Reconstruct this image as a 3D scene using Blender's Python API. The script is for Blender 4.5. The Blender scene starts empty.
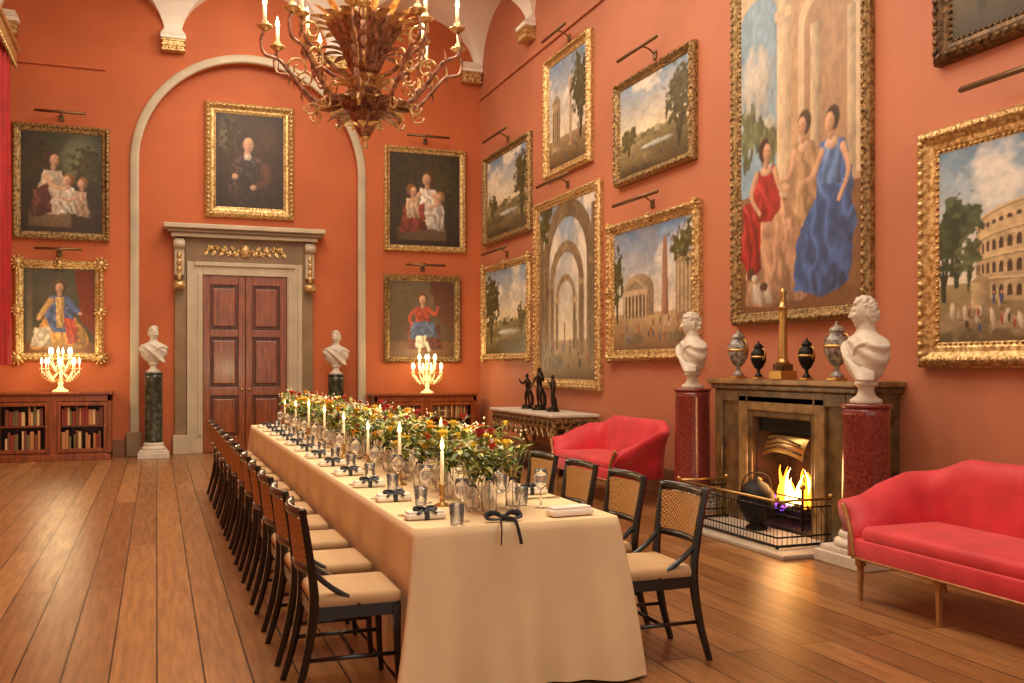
import bpy, bmesh, math, random
import numpy as np
from mathutils import Vector, Matrix
random.seed(7)
PI=math.pi
def s2l(c):
    c=c/255.0
    return c/12.92 if c<=0.04045 else ((c+0.055)/1.055)**2.4
def L(r,g,b): return (s2l(r),s2l(g),s2l(b),1.0)

# ------------------------------------------------------------------ materials
def M(name,col,rough=.5,metal=0,var=.0,scale=8,bump=0,bscale=60,emis=None,es=0,trans=0,coat=0,col2=None,stretch=None,detail=4,sheen=0,contrast=None):
    m=bpy.data.materials.new(name); m.use_nodes=True
    nt=m.node_tree; N=nt.nodes; K=nt.links
    p=N['Principled BSDF']
    p.inputs['Base Color'].default_value=col
    p.inputs['Roughness'].default_value=rough
    p.inputs['Metallic'].default_value=metal
    if coat: p.inputs['Coat Weight'].default_value=coat; p.inputs['Coat Roughness'].default_value=.15
    if trans: p.inputs['Transmission Weight'].default_value=trans; p.inputs['IOR'].default_value=1.3
    if sheen: p.inputs['Sheen Weight'].default_value=sheen
    if emis: p.inputs['Emission Color'].default_value=emis; p.inputs['Emission Strength'].default_value=es
    tc=N.new('ShaderNodeTexCoord'); mp=N.new('ShaderNodeMapping')
    K.new(tc.outputs['Object'],mp.inputs['Vector'])
    if stretch: mp.inputs['Scale'].default_value=stretch
    if var or col2:
        n=N.new('ShaderNodeTexNoise'); n.inputs['Scale'].default_value=scale; n.inputs['Detail'].default_value=detail
        K.new(mp.outputs['Vector'],n.inputs['Vector'])
        r=N.new('ShaderNodeValToRGB')
        lo,hi=contrast or (.35,.65)
        r.color_ramp.elements[0].position=lo; r.color_ramp.elements[1].position=hi
        r.color_ramp.elements[0].color=col
        c2=col2 or tuple(min(1,x*(1-var)) for x in col[:3])+(1,)
        r.color_ramp.elements[1].color=c2
        K.new(n.outputs['Fac'],r.inputs['Fac']); K.new(r.outputs['Color'],p.inputs['Base Color'])
    if bump:
        n2=N.new('ShaderNodeTexNoise'); n2.inputs['Scale'].default_value=bscale; n2.inputs['Detail'].default_value=3
        b=N.new('ShaderNodeBump'); b.inputs['Strength'].default_value=bump; b.inputs['Distance'].default_value=.01
        K.new(mp.outputs['Vector'],n2.inputs['Vector']); K.new(n2.outputs['Fac'],b.inputs['Height']); K.new(b.outputs['Normal'],p.inputs['Normal'])
    return m

m_wall=M('terracotta_wall',L(192,100,54),.7,var=.16,scale=.9,bump=.05,bscale=90)
m_wallr=M('terracotta_wall_rose',L(192,118,84),.62,var=.16,scale=.8,bump=.05,bscale=90)
m_ceil=M('cream_plaster',L(242,235,220),.8,var=.04,scale=2)
m_stone=M('stone_trim',L(196,180,152),.5,var=.15,scale=3,bump=.05)
m_stone2=M('stone_trim_dark',L(142,116,84),.5,var=.2,scale=4)
m_skirt=M('skirting_paint',L(136,88,60),.5,var=.1)
m_gold=M('gilt_bright',L(234,204,142),.34,.6,var=.35,scale=30,bump=.5,bscale=70,col2=L(158,118,62))
m_gold2=M('gilt_antique',L(186,154,100),.4,.5,var=.4,scale=30,bump=.5,bscale=70,col2=L(98,72,40))
m_goldd=M('gilt_dark_wood',L(120,90,54),.4,.5,var=.4,scale=25,bump=.4,bscale=60,col2=L(58,38,20))
m_brass=M('brass',L(196,158,96),.3,.9)
m_rod=M('picture_light_bronze',L(120,92,64),.35,.7)
m_mahog=M('mahogany',L(156,80,36),.3,0,scale=5,col2=L(112,52,20),stretch=(6,6,.6),coat=.4)
m_mahogd=M('mahogany_dark',L(104,50,22),.35,0,scale=5,col2=L(70,30,12),stretch=(6,6,.6))
m_black=M('ebonised_wood',L(20,17,16),.28,coat=.3)
m_cush=M('cream_cushion',L(196,160,114),.8,var=.1,bump=.2,bscale=200)
m_cloth=M('linen_tablecloth',L(232,204,158),.8,var=.06,scale=3,bump=.1,bscale=150)
m_red=M('red_damask',L(214,40,52),.6,var=.2,scale=4,bump=.15,bscale=60,sheen=.2,col2=L(190,28,40))
m_redc=M('red_curtain',L(176,20,18),.7,var=.3,scale=4)
m_marble=M('white_marble',L(216,205,186),.45,var=.16,scale=8)
m_porph=M('red_porphyry',L(146,66,54),.22,scale=50,col2=L(108,40,36),coat=.5)
m_green=M('verde_marble',L(44,54,44),.22,scale=14,col2=L(98,100,80),coat=.5,contrast=(.45,.75))
m_mant=M('brown_marble',L(112,88,52),.25,scale=7,col2=L(64,46,26),coat=.5,detail=8,contrast=(.35,.7))
m_mant2=M('brown_marble_light',L(156,122,74),.3,scale=7,col2=L(104,78,44),coat=.4,detail=8)
m_hearth=M('hearth_stone',L(184,170,152),.5,var=.15,scale=5)
m_iron=M('cast_iron',L(28,24,24),.5,.6)
m_soot=M('sooty_brick',L(70,44,34),.9,scale=6,col2=L(30,20,18))
m_bronze=M('dark_bronze',L(50,36,28),.3,.7)
m_books=[M('book_leather_%d'%i,c,.6) for i,c in enumerate([L(190,126,78),L(120,66,42),L(214,178,126),L(116,94,60),L(140,52,36)])]
m_flame=M('flame',L(255,200,90),.5,emis=L(255,206,110),es=14)
m_flame2=M('fire_orange',L(255,130,30),.5,emis=L(255,128,26),es=6)
m_flame3=M('fire_violet',L(150,80,220),.5,emis=L(150,70,230),es=2.5)
m_bulb=M('candle_bulb',L(255,240,200),.5,emis=L(255,226,160),es=9)
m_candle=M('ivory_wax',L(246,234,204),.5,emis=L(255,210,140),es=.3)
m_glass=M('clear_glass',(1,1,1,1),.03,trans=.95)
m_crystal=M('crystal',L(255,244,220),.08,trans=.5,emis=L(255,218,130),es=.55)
m_leaf=[M('leaf_green_%d'%i,c,.5,var=.3,scale=20) for i,c in enumerate([L(110,128,44),L(168,170,60),L(66,92,36)])]
m_pet=[M('petal_%d'%i,c,.6,var=.15,scale=30) for i,c in enumerate([L(246,176,50),L(206,74,38),L(250,216,84),L(250,236,204),L(176,46,54)])]
m_chand=M('chandelier_gilt',L(186,132,102),.38,.3,scale=25,bump=.3,col2=L(104,66,46))
m_chand2=M('chandelier_gold',L(240,206,144),.34,.4,scale=25,bump=.3,col2=L(176,126,76))
m_nap=M('white_napkin',L(238,228,210),.8)
m_rib=M('black_ribbon',L(40,40,44),.5)
m_silver=M('silver',L(200,190,175),.2,1)
m_urn=M('patterned_urn',L(170,160,146),.3,scale=25,col2=L(76,62,58),coat=.4)
m_goldw=M('settee_wood',L(182,128,74),.35,.2,var=.3,scale=20)

def cane_mat():
    m=bpy.data.materials.new('woven_cane'); m.use_nodes=True; nt=m.node_tree; N=nt.nodes; K=nt.links
    p=N['Principled BSDF']; p.inputs['Roughness'].default_value=.6
    tc=N.new('ShaderNodeTexCoord'); mp=N.new('ShaderNodeMapping')
    c=N.new('ShaderNodeTexChecker'); c.inputs['Scale'].default_value=90
    c.inputs['Color1'].default_value=L(204,156,92); c.inputs['Color2'].default_value=L(110,72,38)
    K.new(tc.outputs['Object'],mp.inputs['Vector']); K.new(mp.outputs['Vector'],c.inputs['Vector']); K.new(c.outputs['Color'],p.inputs['Base Color'])
    return m
m_cane=cane_mat()

def floor_mat():
    m=bpy.data.materials.new('oak_boards'); m.use_nodes=True; nt=m.node_tree; N=nt.nodes; K=nt.links
    p=N['Principled BSDF']
    g=N.new('ShaderNodeNewGeometry'); sp=N.new('ShaderNodeSeparateXYZ'); cb=N.new('ShaderNodeCombineXYZ')
    K.new(g.outputs['Position'],sp.inputs[0]); K.new(sp.outputs['Y'],cb.inputs['X']); K.new(sp.outputs['X'],cb.inputs['Y'])
    b=N.new('ShaderNodeTexBrick'); b.offset=.37; b.inputs['Scale'].default_value=1
    b.inputs['Brick Width'].default_value=4.3; b.inputs['Row Height'].default_value=.215
    b.inputs['Mortar Size'].default_value=.005; b.inputs['Mortar Smooth'].default_value=.3
    b.inputs['Color1'].default_value=L(176,126,76); b.inputs['Color2'].default_value=L(138,92,50); b.inputs['Mortar'].default_value=L(44,24,12)
    K.new(cb.outputs[0],b.inputs['Vector'])
    mp=N.new('ShaderNodeMapping'); mp.inputs['Scale'].default_value=(16,1.1,1); K.new(g.outputs['Position'],mp.inputs['Vector'])
    n=N.new('ShaderNodeTexNoise'); n.inputs['Scale'].default_value=1.8; n.inputs['Detail'].default_value=7; n.inputs['Roughness'].default_value=.65
    K.new(mp.outputs[0],n.inputs['Vector'])
    r=N.new('ShaderNodeValToRGB'); r.color_ramp.elements[0].position=.32; r.color_ramp.elements[1].position=.66
    r.color_ramp.elements[0].color=(.46,.40,.34,1); r.color_ramp.elements[1].color=(1.0,1.0,1.0,1)
    K.new(n.outputs['Fac'],r.inputs['Fac'])
    mx=N.new('ShaderNodeMix'); mx.data_type='RGBA'; mx.blend_type='MULTIPLY'; mx.inputs[0].default_value=.9
    K.new(b.outputs['Color'],mx.inputs[6]); K.new(r.outputs['Color'],mx.inputs[7]); K.new(mx.outputs[2],p.inputs['Base Color'])
    mr=N.new('ShaderNodeMapRange'); mr.inputs['To Min'].default_value=.40; mr.inputs['To Max'].default_value=.22
    K.new(n.outputs['Fac'],mr.inputs['Value']); K.new(mr.outputs[0],p.inputs['Roughness'])
    bp=N.new('ShaderNodeBump'); bp.inputs['Strength'].default_value=.5; bp.inputs['Distance'].default_value=.004; bp.invert=True
    K.new(b.outputs['Fac'],bp.inputs['Height'])
    bp2=N.new('ShaderNodeBump'); bp2.inputs['Strength'].default_value=.12; bp2.inputs['Distance'].default_value=.01
    K.new(n.outputs['Fac'],bp2.inputs['Height']); K.new(bp.outputs[0],bp2.inputs['Normal']); K.new(bp2.outputs[0],p.inputs['Normal'])
    return m
m_floor=floor_mat()

def paint_mat():
    m=bpy.data.materials.new('oil_paint_canvas'); m.use_nodes=True; nt=m.node_tree; N=nt.nodes; K=nt.links
    p=N['Principled BSDF']; p.inputs['Roughness'].default_value=.5
    a=N.new('ShaderNodeAttribute'); a.attribute_name='Col'; K.new(a.outputs['Color'],p.inputs['Base Color'])
    tc=N.new('ShaderNodeTexCoord'); n=N.new('ShaderNodeTexNoise'); n.inputs['Scale'].default_value=120
    b=N.new('ShaderNodeBump'); b.inputs['Strength'].default_value=.15; b.inputs['Distance'].default_value=.003
    K.new(tc.outputs['Object'],n.inputs['Vector']); K.new(n.outputs['Fac'],b.inputs['Height']); K.new(b.outputs[0],p.inputs['Normal'])
    return m
m_paint=paint_mat()

# ------------------------------------------------------------------ mesh builder
def cr(pts,n=6):
    P=[Vector(p) for p in pts]; out=[]
    for i in range(len(P)-1):
        p0=P[max(0,i-1)];p1=P[i];p2=P[i+1];p3=P[min(len(P)-1,i+2)]
        for k in range(n):
            t=k/n
            out.append(.5*((2*p1)+(-p0+p2)*t+(2*p0-5*p1+4*p2-p3)*t*t+(-p0+3*p1-3*p2+p3)*t**3))
    out.append(P[-1]); return out
class MB:
    def __init__(s): s.v=[];s.f=[];s.m=[];s.sm=[];s.mats=[]
    def mi(s,m):
        if m not in s.mats: s.mats.append(m)
        return s.mats.index(m)
    def add(s,vs,fs,mat,smooth=False,X=None):
        o=len(s.v)
        if X is not None: vs=[X@Vector(p) for p in vs]
        s.v.extend([tuple(p) for p in vs]); k=s.mi(mat)
        for f in fs: s.f.append(tuple(i+o for i in f)); s.m.append(k); s.sm.append(smooth)
    def box(s,c,d,mat,bev=0,X=None,rz=0):
        bm=bmesh.new(); bmesh.ops.create_cube(bm,size=1)
        for v in bm.verts: v.co=Vector((v.co.x*d[0],v.co.y*d[1],v.co.z*d[2]))
        if bev: bmesh.ops.bevel(bm,geom=list(bm.edges),offset=min(bev,min(d)*.45),segments=2 if bev<.03 else 4,affect='EDGES',profile=.5)
        bm.verts.index_update()
        R=Matrix.Translation(c)@Matrix.Rotation(rz,4,'Z')
        vs=[R@v.co for v in bm.verts]; fs=[[v.index for v in f.verts] for f in bm.faces]; bm.free()
        s.add(vs,fs,mat,bev>=.02,X)
    def b(s,x0,x1,y0,y1,z0,z1,mat,bev=0,X=None):
        s.box(((x0+x1)/2,(y0+y1)/2,(z0+z1)/2),(abs(x1-x0),abs(y1-y0),abs(z1-z0)),mat,bev,X)
    def lathe(s,prof,mat,c=(0,0,0),seg=24,X=None,flute=0,fn=12,smooth=True,sx=1,sy=1):
        vs=[];fs=[]
        for r,z in prof:
            for i in range(seg):
                a=2*PI*i/seg; rr=max(r,1e-4)*(1+flute*math.cos(fn*a))
                vs.append((c[0]+rr*math.cos(a)*sx,c[1]+rr*math.sin(a)*sy,c[2]+z))
        for j in range(len(prof)-1):
            for i in range(seg):
                k=(i+1)%seg; fs.append((j*seg+i,j*seg+k,(j+1)*seg+k,(j+1)*seg+i))
        fs.append(tuple(range(seg))[::-1]); fs.append(tuple((len(prof)-1)*seg+i for i in range(seg)))
        s.add(vs,fs,mat,smooth,X)
    def tube(s,pts,r,mat,seg=8,X=None,smooth=True,flat=1.0):
        P=[Vector(p) for p in pts]; n=len(P)
        R=r if isinstance(r,(list,tuple)) else [r]*n
        if len(R)!=n: R=[np.interp(i/(n-1),np.linspace(0,1,len(R)),R) for i in range(n)]
        vs=[];fs=[]; t0=(P[1]-P[0]).normalized()
        ref=Vector((0,0,1)) if abs(t0.z)<.9 else Vector((1,0,0))
        nrm=(ref-t0*ref.dot(t0)).normalized()
        for i in range(n):
            t=(P[min(n-1,i+1)]-P[max(0,i-1)])
            t=t.normalized() if t.length>1e-9 else t0
            q=nrm-t*nrm.dot(t)
            nrm=q.normalized() if q.length>1e-6 else nrm
            bn=t.cross(nrm)
            for k in range(seg):
                a=2*PI*(k+.5)/seg
                vs.append(P[i]+nrm*math.cos(a)*R[i]+bn*math.sin(a)*R[i]*flat)
        for i in range(n-1):
            for k in range(seg):
                k2=(k+1)%seg; fs.append((i*seg+k,i*seg+k2,(i+1)*seg+k2,(i+1)*seg+k))
        fs.append(tuple(range(seg))[::-1]); fs.append(tuple((n-1)*seg+i for i in range(seg)))
        s.add(vs,fs,mat,smooth,X)
    def ball(s,c,r,mat,seg=10,rings=6,X=None,R=None):
        if not isinstance(r,(tuple,list)): r=(r,r,r)
        vs=[];fs=[]
        for j in range(rings+1):
            ph=PI*j/rings
            for i in range(seg):
                a=2*PI*i/seg
                p=Vector((r[0]*math.sin(ph)*math.cos(a),r[1]*math.sin(ph)*math.sin(a),r[2]*math.cos(ph)))
                if R is not None: p=R@p
                vs.append(p+Vector(c))
        for j in range(rings):
            for i in range(seg):
                k=(i+1)%seg; fs.append((j*seg+i,(j+1)*seg+i,(j+1)*seg+k,j*seg+k))
        s.add(vs,fs,mat,True,X)
    def grid(s,fn,nu,nv,mat,smooth=True,X=None,flip=False):
        vs=[fn(i/(nu-1),j/(nv-1)) for j in range(nv) for i in range(nu)]
        fs=[]
        for j in range(nv-1):
            for i in range(nu-1):
                f=(j*nu+i,j*nu+i+1,(j+1)*nu+i+1,(j+1)*nu+i)
                fs.append(f[::-1] if flip else f)
        s.add(vs,fs,mat,smooth,X)
    def leaf(s,base,d,up,ln,w,mat,bend=.2,n=5):
        d=Vector(d).normalized(); up=Vector(up); side=d.cross(up)
        if side.length<1e-4: side=d.cross(Vector((1,0,.1)))
        side.normalize(); nr=side.cross(d)
        vs=[];fs=[]; B=Vector(base)
        for i in range(n+1):
            t=i/n; ww=w*.5*math.sin(PI*min(1,t*.96+.04))**.7
            p=B+d*ln*t-nr*bend*ln*t*t
            vs+= [p-side*ww+nr*ww*.3,p,p+side*ww+nr*ww*.3]
        for i in range(n):
            a=i*3; fs+=[(a,a+1,a+4,a+3),(a+1,a+2,a+5,a+4)]
        s.add(vs,fs,mat,True)
    def mesh(s,name):
        me=bpy.data.meshes.new(name); me.from_pydata(s.v,[],s.f)
        for m in s.mats: me.materials.append(m)
        me.polygons.foreach_set('material_index',s.m); me.polygons.foreach_set('use_smooth',s.sm); me.update(); return me
    def obj(s,name,loc=(0,0,0),rz=0,parent=None):
        return place(s.mesh(name),name,loc,rz,parent)
def place(me,name,loc=(0,0,0),rz=0,parent=None,sc=1):
    o=bpy.data.objects.new(name,me); bpy.context.scene.collection.objects.link(o)
    o.location=loc; o.rotation_euler=(0,0,rz); o.scale=(sc,sc,sc)
    if parent: o.parent=parent
    return o

# ------------------------------------------------------------------ room
XL,XR,Y0,YB=-2.45,5.66,-3.8,17.0
ZC=7.9
w=MB(); w.add([(XL-.2,Y0,0),(XR+.2,Y0,0),(XR+.2,YB+.4,0),(XL-.2,YB+.4,0)],[(0,1,2,3)],m_floor); w.obj('floor')
AX,AR,AS=1.54,1.82,4.85
RD=.16
w=MB()
arc=[(AX-AR,0)]+[(AX-AR*math.cos(PI*i/40),AS+AR*math.sin(PI*i/40)) for i in range(41)]+[(AX+AR,0)]
w.add([(XL,YB,0),(AX-AR,YB,0),(AX-AR,YB,ZC),(XL,YB,ZC)],[(0,1,2,3)],m_wall)
w.add([(AX+AR,YB,0),(XR,YB,0),(XR,YB,ZC),(AX+AR,YB,ZC)],[(0,1,2,3)],m_wall)
for i in range(1,41):
    a,b_=arc[i],arc[i+1]
    w.add([(a[0],YB,a[1]),(b_[0],YB,b_[1]),(b_[0],YB,ZC),(a[0],YB,ZC)],[(0,1,2,3)],m_wall)
for i in range(42):
    a,b_=arc[i],arc[i+1]
    w.add([(a[0],YB,a[1]),(a[0],YB+RD,a[1]),(b_[0],YB+RD,b_[1]),(b_[0],YB,b_[1])],[(0,1,2,3)],m_wall)
w.add([(AX-AR-.1,YB+RD,0),(AX+AR+.1,YB+RD,0),(AX+AR+.1,YB+RD,AS+AR+.1),(AX-AR-.1,YB+RD,AS+AR+.1)],[(0,1,2,3)],m_wall)
w.obj('wall_back')
w=MB(); w.b(XR,XR+.2,Y0,YB+.3,0,ZC,m_wallr); w.obj('wall_right')
w=MB(); w.b(XL-.2,XL,Y0,YB+.3,0,ZC,m_wall); w.obj('wall_left')
w=MB()
prof=[(.0,0),(.0,.05),(.03,.07),(.06,.05),(.09,.06),(.12,.035),(.14,.035),(.14,0)]
def archpts(off):
    r=AR-.005+off
    return [(AX-r,.0)]+[(AX-r*math.cos(PI*i/48),AS+r*math.sin(PI*i/48)) for i in range(49)]+[(AX+r,.0)]
vs=[];fs=[]
loops=[[(x,YB-p,z) for x,z in archpts(o)] for o,p in prof]
n=len(loops[0])
for l in loops: vs+=l
for j in range(len(loops)-1):
    for i in range(n-1): fs.append((j*n+i,j*n+i+1,(j+1)*n+i+1,(j+1)*n+i))
w.add(vs,fs,m_stone,True); 
for sx in (-1,1): w.box((AX+sx*(AR+.07),YB-.06,.2),(.24,.12,.4),m_stone2,.01)
w.obj('trim_arch')
w=MB()
z0,H,O=6.95,.95,1.35
def fan(t0,S,mp,half=0):
    n=14; pr=[]
    for i in range(n):
        a=PI/2*i/(n-1); k=1-math.cos(a); pr.append((.12+(S/2-.12)*k,O*k+.02,z0+H*math.sin(a)))
    for i in range(n-1):
        (w0,o0,a0),(w1,o1,a1)=pr[i],pr[i+1]
        w.add([mp(t0-w0,o0,a0),mp(t0+w0,o0,a0),mp(t0+w1,o1,a1),mp(t0-w1,o1,a1)],[(0,1,2,3)],m_ceil,True)
        for s in (-1,1):
            w.add([mp(t0+s*w0,o0,a0),mp(t0+s*w0,0,a0),mp(t0+s*w1,0,a1),mp(t0+s*w1,o1,a1)],[(0,1,2,3)],m_ceil,True)
SB=(XR-XL)/3
for k in range(4): fan(XL+SB*k,SB,lambda t,o,z:(min(max(t,XL),XR),YB-o,z))
for k in range(9):
    fan(YB-2.6*k,2.6,lambda t,o,z:(XR-o,min(t,YB),z)); fan(YB-2.6*k,2.6,lambda t,o,z:(XL+o,min(t,YB),z))
w.add([(XL,Y0,ZC),(XR,Y0,ZC),(XR,YB+.2,ZC),(XL,YB+.2,ZC)],[(3,2,1,0)],m_ceil)
w.obj('ceiling')
def corbel():
    c=MB()
    c.b(-.2,.2,-.2,0,.2,.27,m_ceil,.01); c.b(-.17,.17,-.17,0,.0,.2,m_gold,.01)
    for z in (.02,.1,.18): c.b(-.185,.185,-.185,0,z-.015,z+.015,m_gold,.005)
    for i in range(5): c.ball((-.12+.06*i,-.17,.06),(.022,.02,.035),m_gold,8,5)
    c.add([(-.2,0,.27),(-.2,-.2,.27),(.2,-.2,.27),(.2,0,.27),(-.13,0,.42),(-.13,-.03,.42),(.13,-.03,.42),(.13,0,.42)],[(0,1,5,4),(1,2,6,5),(2,3,7,6)],m_ceil)
    return c.mesh('trim_corbel')
cm=corbel(); k=0
for i in range(4):
    place(cm,'trim_corbel',(min(max(XL+SB*i,XL+.21),XR-.21),YB,6.7),0)
for i in range(1,8):
    place(cm,'trim_corbel',(XR,YB-2.6*i,6.7),-PI/2); place(cm,'trim_corbel',(XL,YB-2.6*i,6.7),PI/2)
w=MB(); w.b(XR-.03,XR,Y0,YB,0,.28,m_skirt,.006); w.obj('baseboard_right')
w=MB(); w.b(XL,XL+.03,Y0,YB,0,.28,m_skirt,.006); w.obj('baseboard_left')
w=MB(); w.b(XL,AX-AR-.2,YB-.03,YB,0,.28,m_skirt,.006); w.b(AX+AR+.2,XR,YB-.03,YB,0,.28,m_skirt,.006); w.obj('baseboard_back')
w=MB(); w.b(XR-.04,XR,Y0,YB,6.42,6.5,m_wallr,.01); w.b(XL,AX-AR-.5,YB-.04,YB,6.3,6.36,m_wall,.01); w.obj('trim_rail')

# ------------------------------------------------------------------ door
YD=YB+RD
w=MB()
dx0,dx1,dz=.73,2.13,3.03
w.b(dx0,dx1,YD-.02,YD-.001,0,dz,m_mahogd)
for s in (0,1):
    a=dx0+s*.7; b_=a+.7
    a+=.006; b_-=.006
    st=.11
    w.b(a,a+st,YD-.06,YD-.02,0.01,dz,m_mahog,.006); w.b(b_-st,b_,YD-.06,YD-.02,0.01,dz,m_mahog,.006)
    zs=[(.01,.28),(.98,1.12),(1.98,2.1),(dz-.16,dz)]
    for z_0,z_1 in zs: w.b(a+st,b_-st,YD-.06,YD-.02,z_0,z_1,m_mahog,.006)
    for z_0,z_1 in ((.28,.98),(1.12,1.98),(2.1,dz-.16)):
        w.b(a+st+.05,b_-st-.05,YD-.05,YD-.02,z_0+.06,z_1-.06,m_mahog,.015)
for sx in (-.06,.06): w.ball((1.43+sx,YD-.09,1.08),.03,m_brass)
w.obj('door_1')
w=MB()
for s in (-1,1):
    c=1.43
    w.b(c+s*.70,c+s*.955,YD-.10,YD,0,3.25,m_stone,.01)
    w.b(c+s*.72,c+s*.78,YD-.125,YD-.09,.3,3.05,m_stone,.008)
    w.b(c+s*.88,c+s*.955,YD-.14,YD-.09,.0,3.25,m_stone,.008)
    w.b(c+s*.955,c+s*1.15,YD-.08,YD,0,3.65,m_stone2,.01)
    w.b(c+s*.93,c+s*1.18,YD-.16,YD,0,.32,m_stone,.01)
    w.b(c+s*1.0,c+s*1.16,YD-.2,YD-.05,3.0,3.62,m_stone,.02)
    w.tube([(c+s*.99,YD-.2,2.84),(c+s*1.17,YD-.2,2.84)],.07,m_gold,12); w.tube([(c+s*.99,YD-.22,3.52),(c+s*1.17,YD-.22,3.52)],.07,m_stone,12)
    for i in range(4): w.ball((c+s*1.08,YD-.22,2.98+.12*i),(.04,.02,.06),m_gold,8,6)
w.b(.73,2.13,YD-.10,YD,3.03,3.25,m_stone,.01); w.b(.6,2.26,YD-.135,YD-.08,3.18,3.25,m_stone,.008)
w.b(.45,2.41,YD-.09,YD,3.25,3.65,m_stone2,.01)
w.b(.22,2.64,YD-.24,YD,3.65,3.72,m_stone,.01); w.b(.16,2.70,YD-.3,YD,3.72,3.78,m_stone2,.01); w.b(.1,2.76,YD-.36,YD,3.78,3.86,m_stone,.015)
w.ball((1.43,YD-.11,3.45),(.1,.05,.12),m_gold,12,8)
for s in (-1,1):
    for i in range(9):
        t=i/8; w.ball((1.43+s*(.12+.5*t),YD-.1,3.45-.06*math.sin(t*PI*2)),(.05,.03,.035+.02*math.sin(i*2)),m_gold,8,6)
        w.leaf((1.43+s*(.12+.5*t),YD-.11,3.45),(s*.6,-.2,1 if i%2 else -1),(0,-1,0),.11,.06,m_gold,.1)
w.obj('trim_door_surround')

# ------------------------------------------------------------------ painting engine
def C3(r,g,b): return np.array([s2l(r),s2l(g),s2l(b)])
class Pic:
    def __init__(s,nx,ny,seed,asp):
        s.nx,s.ny=nx,ny; s.asp=asp
        s.U,s.V=np.meshgrid(np.linspace(0,1,nx),np.linspace(0,1,ny)); s.C=np.zeros((ny,nx,3)); s.r=np.random.RandomState(seed)
        s.nz=s.fbm(14,4); s.nb=s.fbm(4,4); s.nf=s.fbm(40,2); s.n2=s.fbm(5,3); s.n3=s.fbm(26,3)
    def vn(s,f):
        g=s.r.rand(int(f*2)+3,int(f*2)+3)*2-1
        x=s.U*f; y=s.V*f; xi=x.astype(int); yi=y.astype(int); fx=x-xi; fy=y-yi
        fx=fx*fx*(3-2*fx); fy=fy*fy*(3-2*fy)
        return (g[yi,xi]*(1-fx)+g[yi,xi+1]*fx)*(1-fy)+(g[yi+1,xi]*(1-fx)+g[yi+1,xi+1]*fx)*fy
    def fbm(s,f,o=4):
        a=0*s.U; am=1
        for i in range(o): a=a+am*s.vn(f); f*=2; am*=.55
        return a/1.8
    def mix(s,m,col,tex=.22):
        m=np.clip(m,0,1)[...,None]; c=col*(1+tex*s.nz[...,None]+tex*.8*s.nf[...,None]); s.C=s.C*(1-m)+np.clip(c,0,1)*m
    def grad(s,c0,c1,v0=0,v1=1,tex=.25):
        t=np.clip((s.V-v0)/(v1-v0),0,1)[...,None]; m=((s.V>=v0-1e-6)&(s.V<=v1+1e-6))[...,None]
        c=(c0*(1-t)+c1*t)*(1+tex*s.nb[...,None]+tex*.4*s.n3[...,None]); s.C=np.where(m,np.clip(c,0,1),s.C)
    def clouds(s,col,th=.1,v0=.4):
        n=s.fbm(4,5)+.15*s.nz; s.mix(np.clip((n-th)*2.5,0,1)*np.clip((s.V-v0)*6,0,1)*.9,col,.06)
        s.mix(np.clip((-n-.1)*2,0,1)*np.clip((s.V-v0)*6,0,1)*.35,col*.55,.06)
    def ell(s,cx,cy,rx,ry,col,rot=0,soft=.35,shade=.45,warp=0.,a=1.):
        du=(s.U-cx+warp*s.nz)*s.asp; dv=s.V-cy+warp*s.n3
        c,sn=math.cos(rot),math.sin(rot)
        x=(du*c+dv*sn); y=(-du*sn+dv*c)
        d=(x/(rx*s.asp))**2+(y/ry)**2
        m=np.clip((1-d)/soft,0,1)*a
        lt=np.clip(.8+shade*(-.6*x/(rx*s.asp)+.6*y/ry),.25,1.5)[...,None]
        mm=m[...,None]; s.C=s.C*(1-mm)+np.clip(col*lt*(1+.12*s.nf[...,None]),0,1)*mm
    def pmask(s,pts,warp=0):
        U=s.U+warp*s.nz+warp*.6*s.n3; V=s.V+warp*s.n2
        m=np.zeros(U.shape,bool); n=len(pts)
        for i in range(n):
            x1,y1=pts[i];x2,y2=pts[(i+1)%n]
            if y1==y2: continue
            m^=((y1>V)!=(y2>V))&(U<(x2-x1)*(V-y1)/(y2-y1)+x1)
        return m
    def poly(s,pts,col,tex=.2,shade=0,a=1.,warp=0):
        m=s.pmask(pts,warp)
        if shade:
            xs=[p[0] for p in pts]; t=(s.U-min(xs))/(max(xs)-min(xs)+1e-6)
            col=col*(1+shade*(.5-t))[...,None]
            mm=(m*a)[...,None]; s.C=s.C*(1-mm)+np.clip(col*(1+tex*s.nz[...,None]+tex*s.nf[...,None]),0,1)*mm
        else: s.mix(m*a,col,tex)
    def rect(s,x0,x1,y0,y1,col,**k): s.poly([(x0,y0),(x1,y0),(x1,y1),(x0,y1)],col,**k)
    def drapem(s,m,cx,cy,rx,ry,col,n,ang):
        ph=n*1.3*((s.U-cx)/rx*math.cos(ang)+(s.V-cy)/ry*math.sin(ang)*.6)+4.2*s.n2+1.8*s.nz
        r=1-np.abs(np.sin(ph)); r2=1-np.abs(np.sin(ph*1.9+1.1+2*s.nb))
        lt=.48+.5*r+.25*r2*r+.16*(-(s.U-cx)/rx+(s.V-cy)/ry)+.12*s.n3
        lt=np.clip(lt,.25,1.45)[...,None]; mm=np.clip(m,0,1)[...,None]
        c=col*lt+.18*np.clip(lt-.95,0,1); s.C=s.C*(1-mm)+np.clip(c,0,1)*mm
    def drape(s,pts,col,n=3,ang=.4,warp=.02):
        xs=[p[0] for p in pts]; ys=[p[1] for p in pts]
        s.drapem(s.pmask(pts,warp)*1.,(min(xs)+max(xs))/2,(min(ys)+max(ys))/2,(max(xs)-min(xs))/2,(max(ys)-min(ys))/2,col,n,ang)
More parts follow.
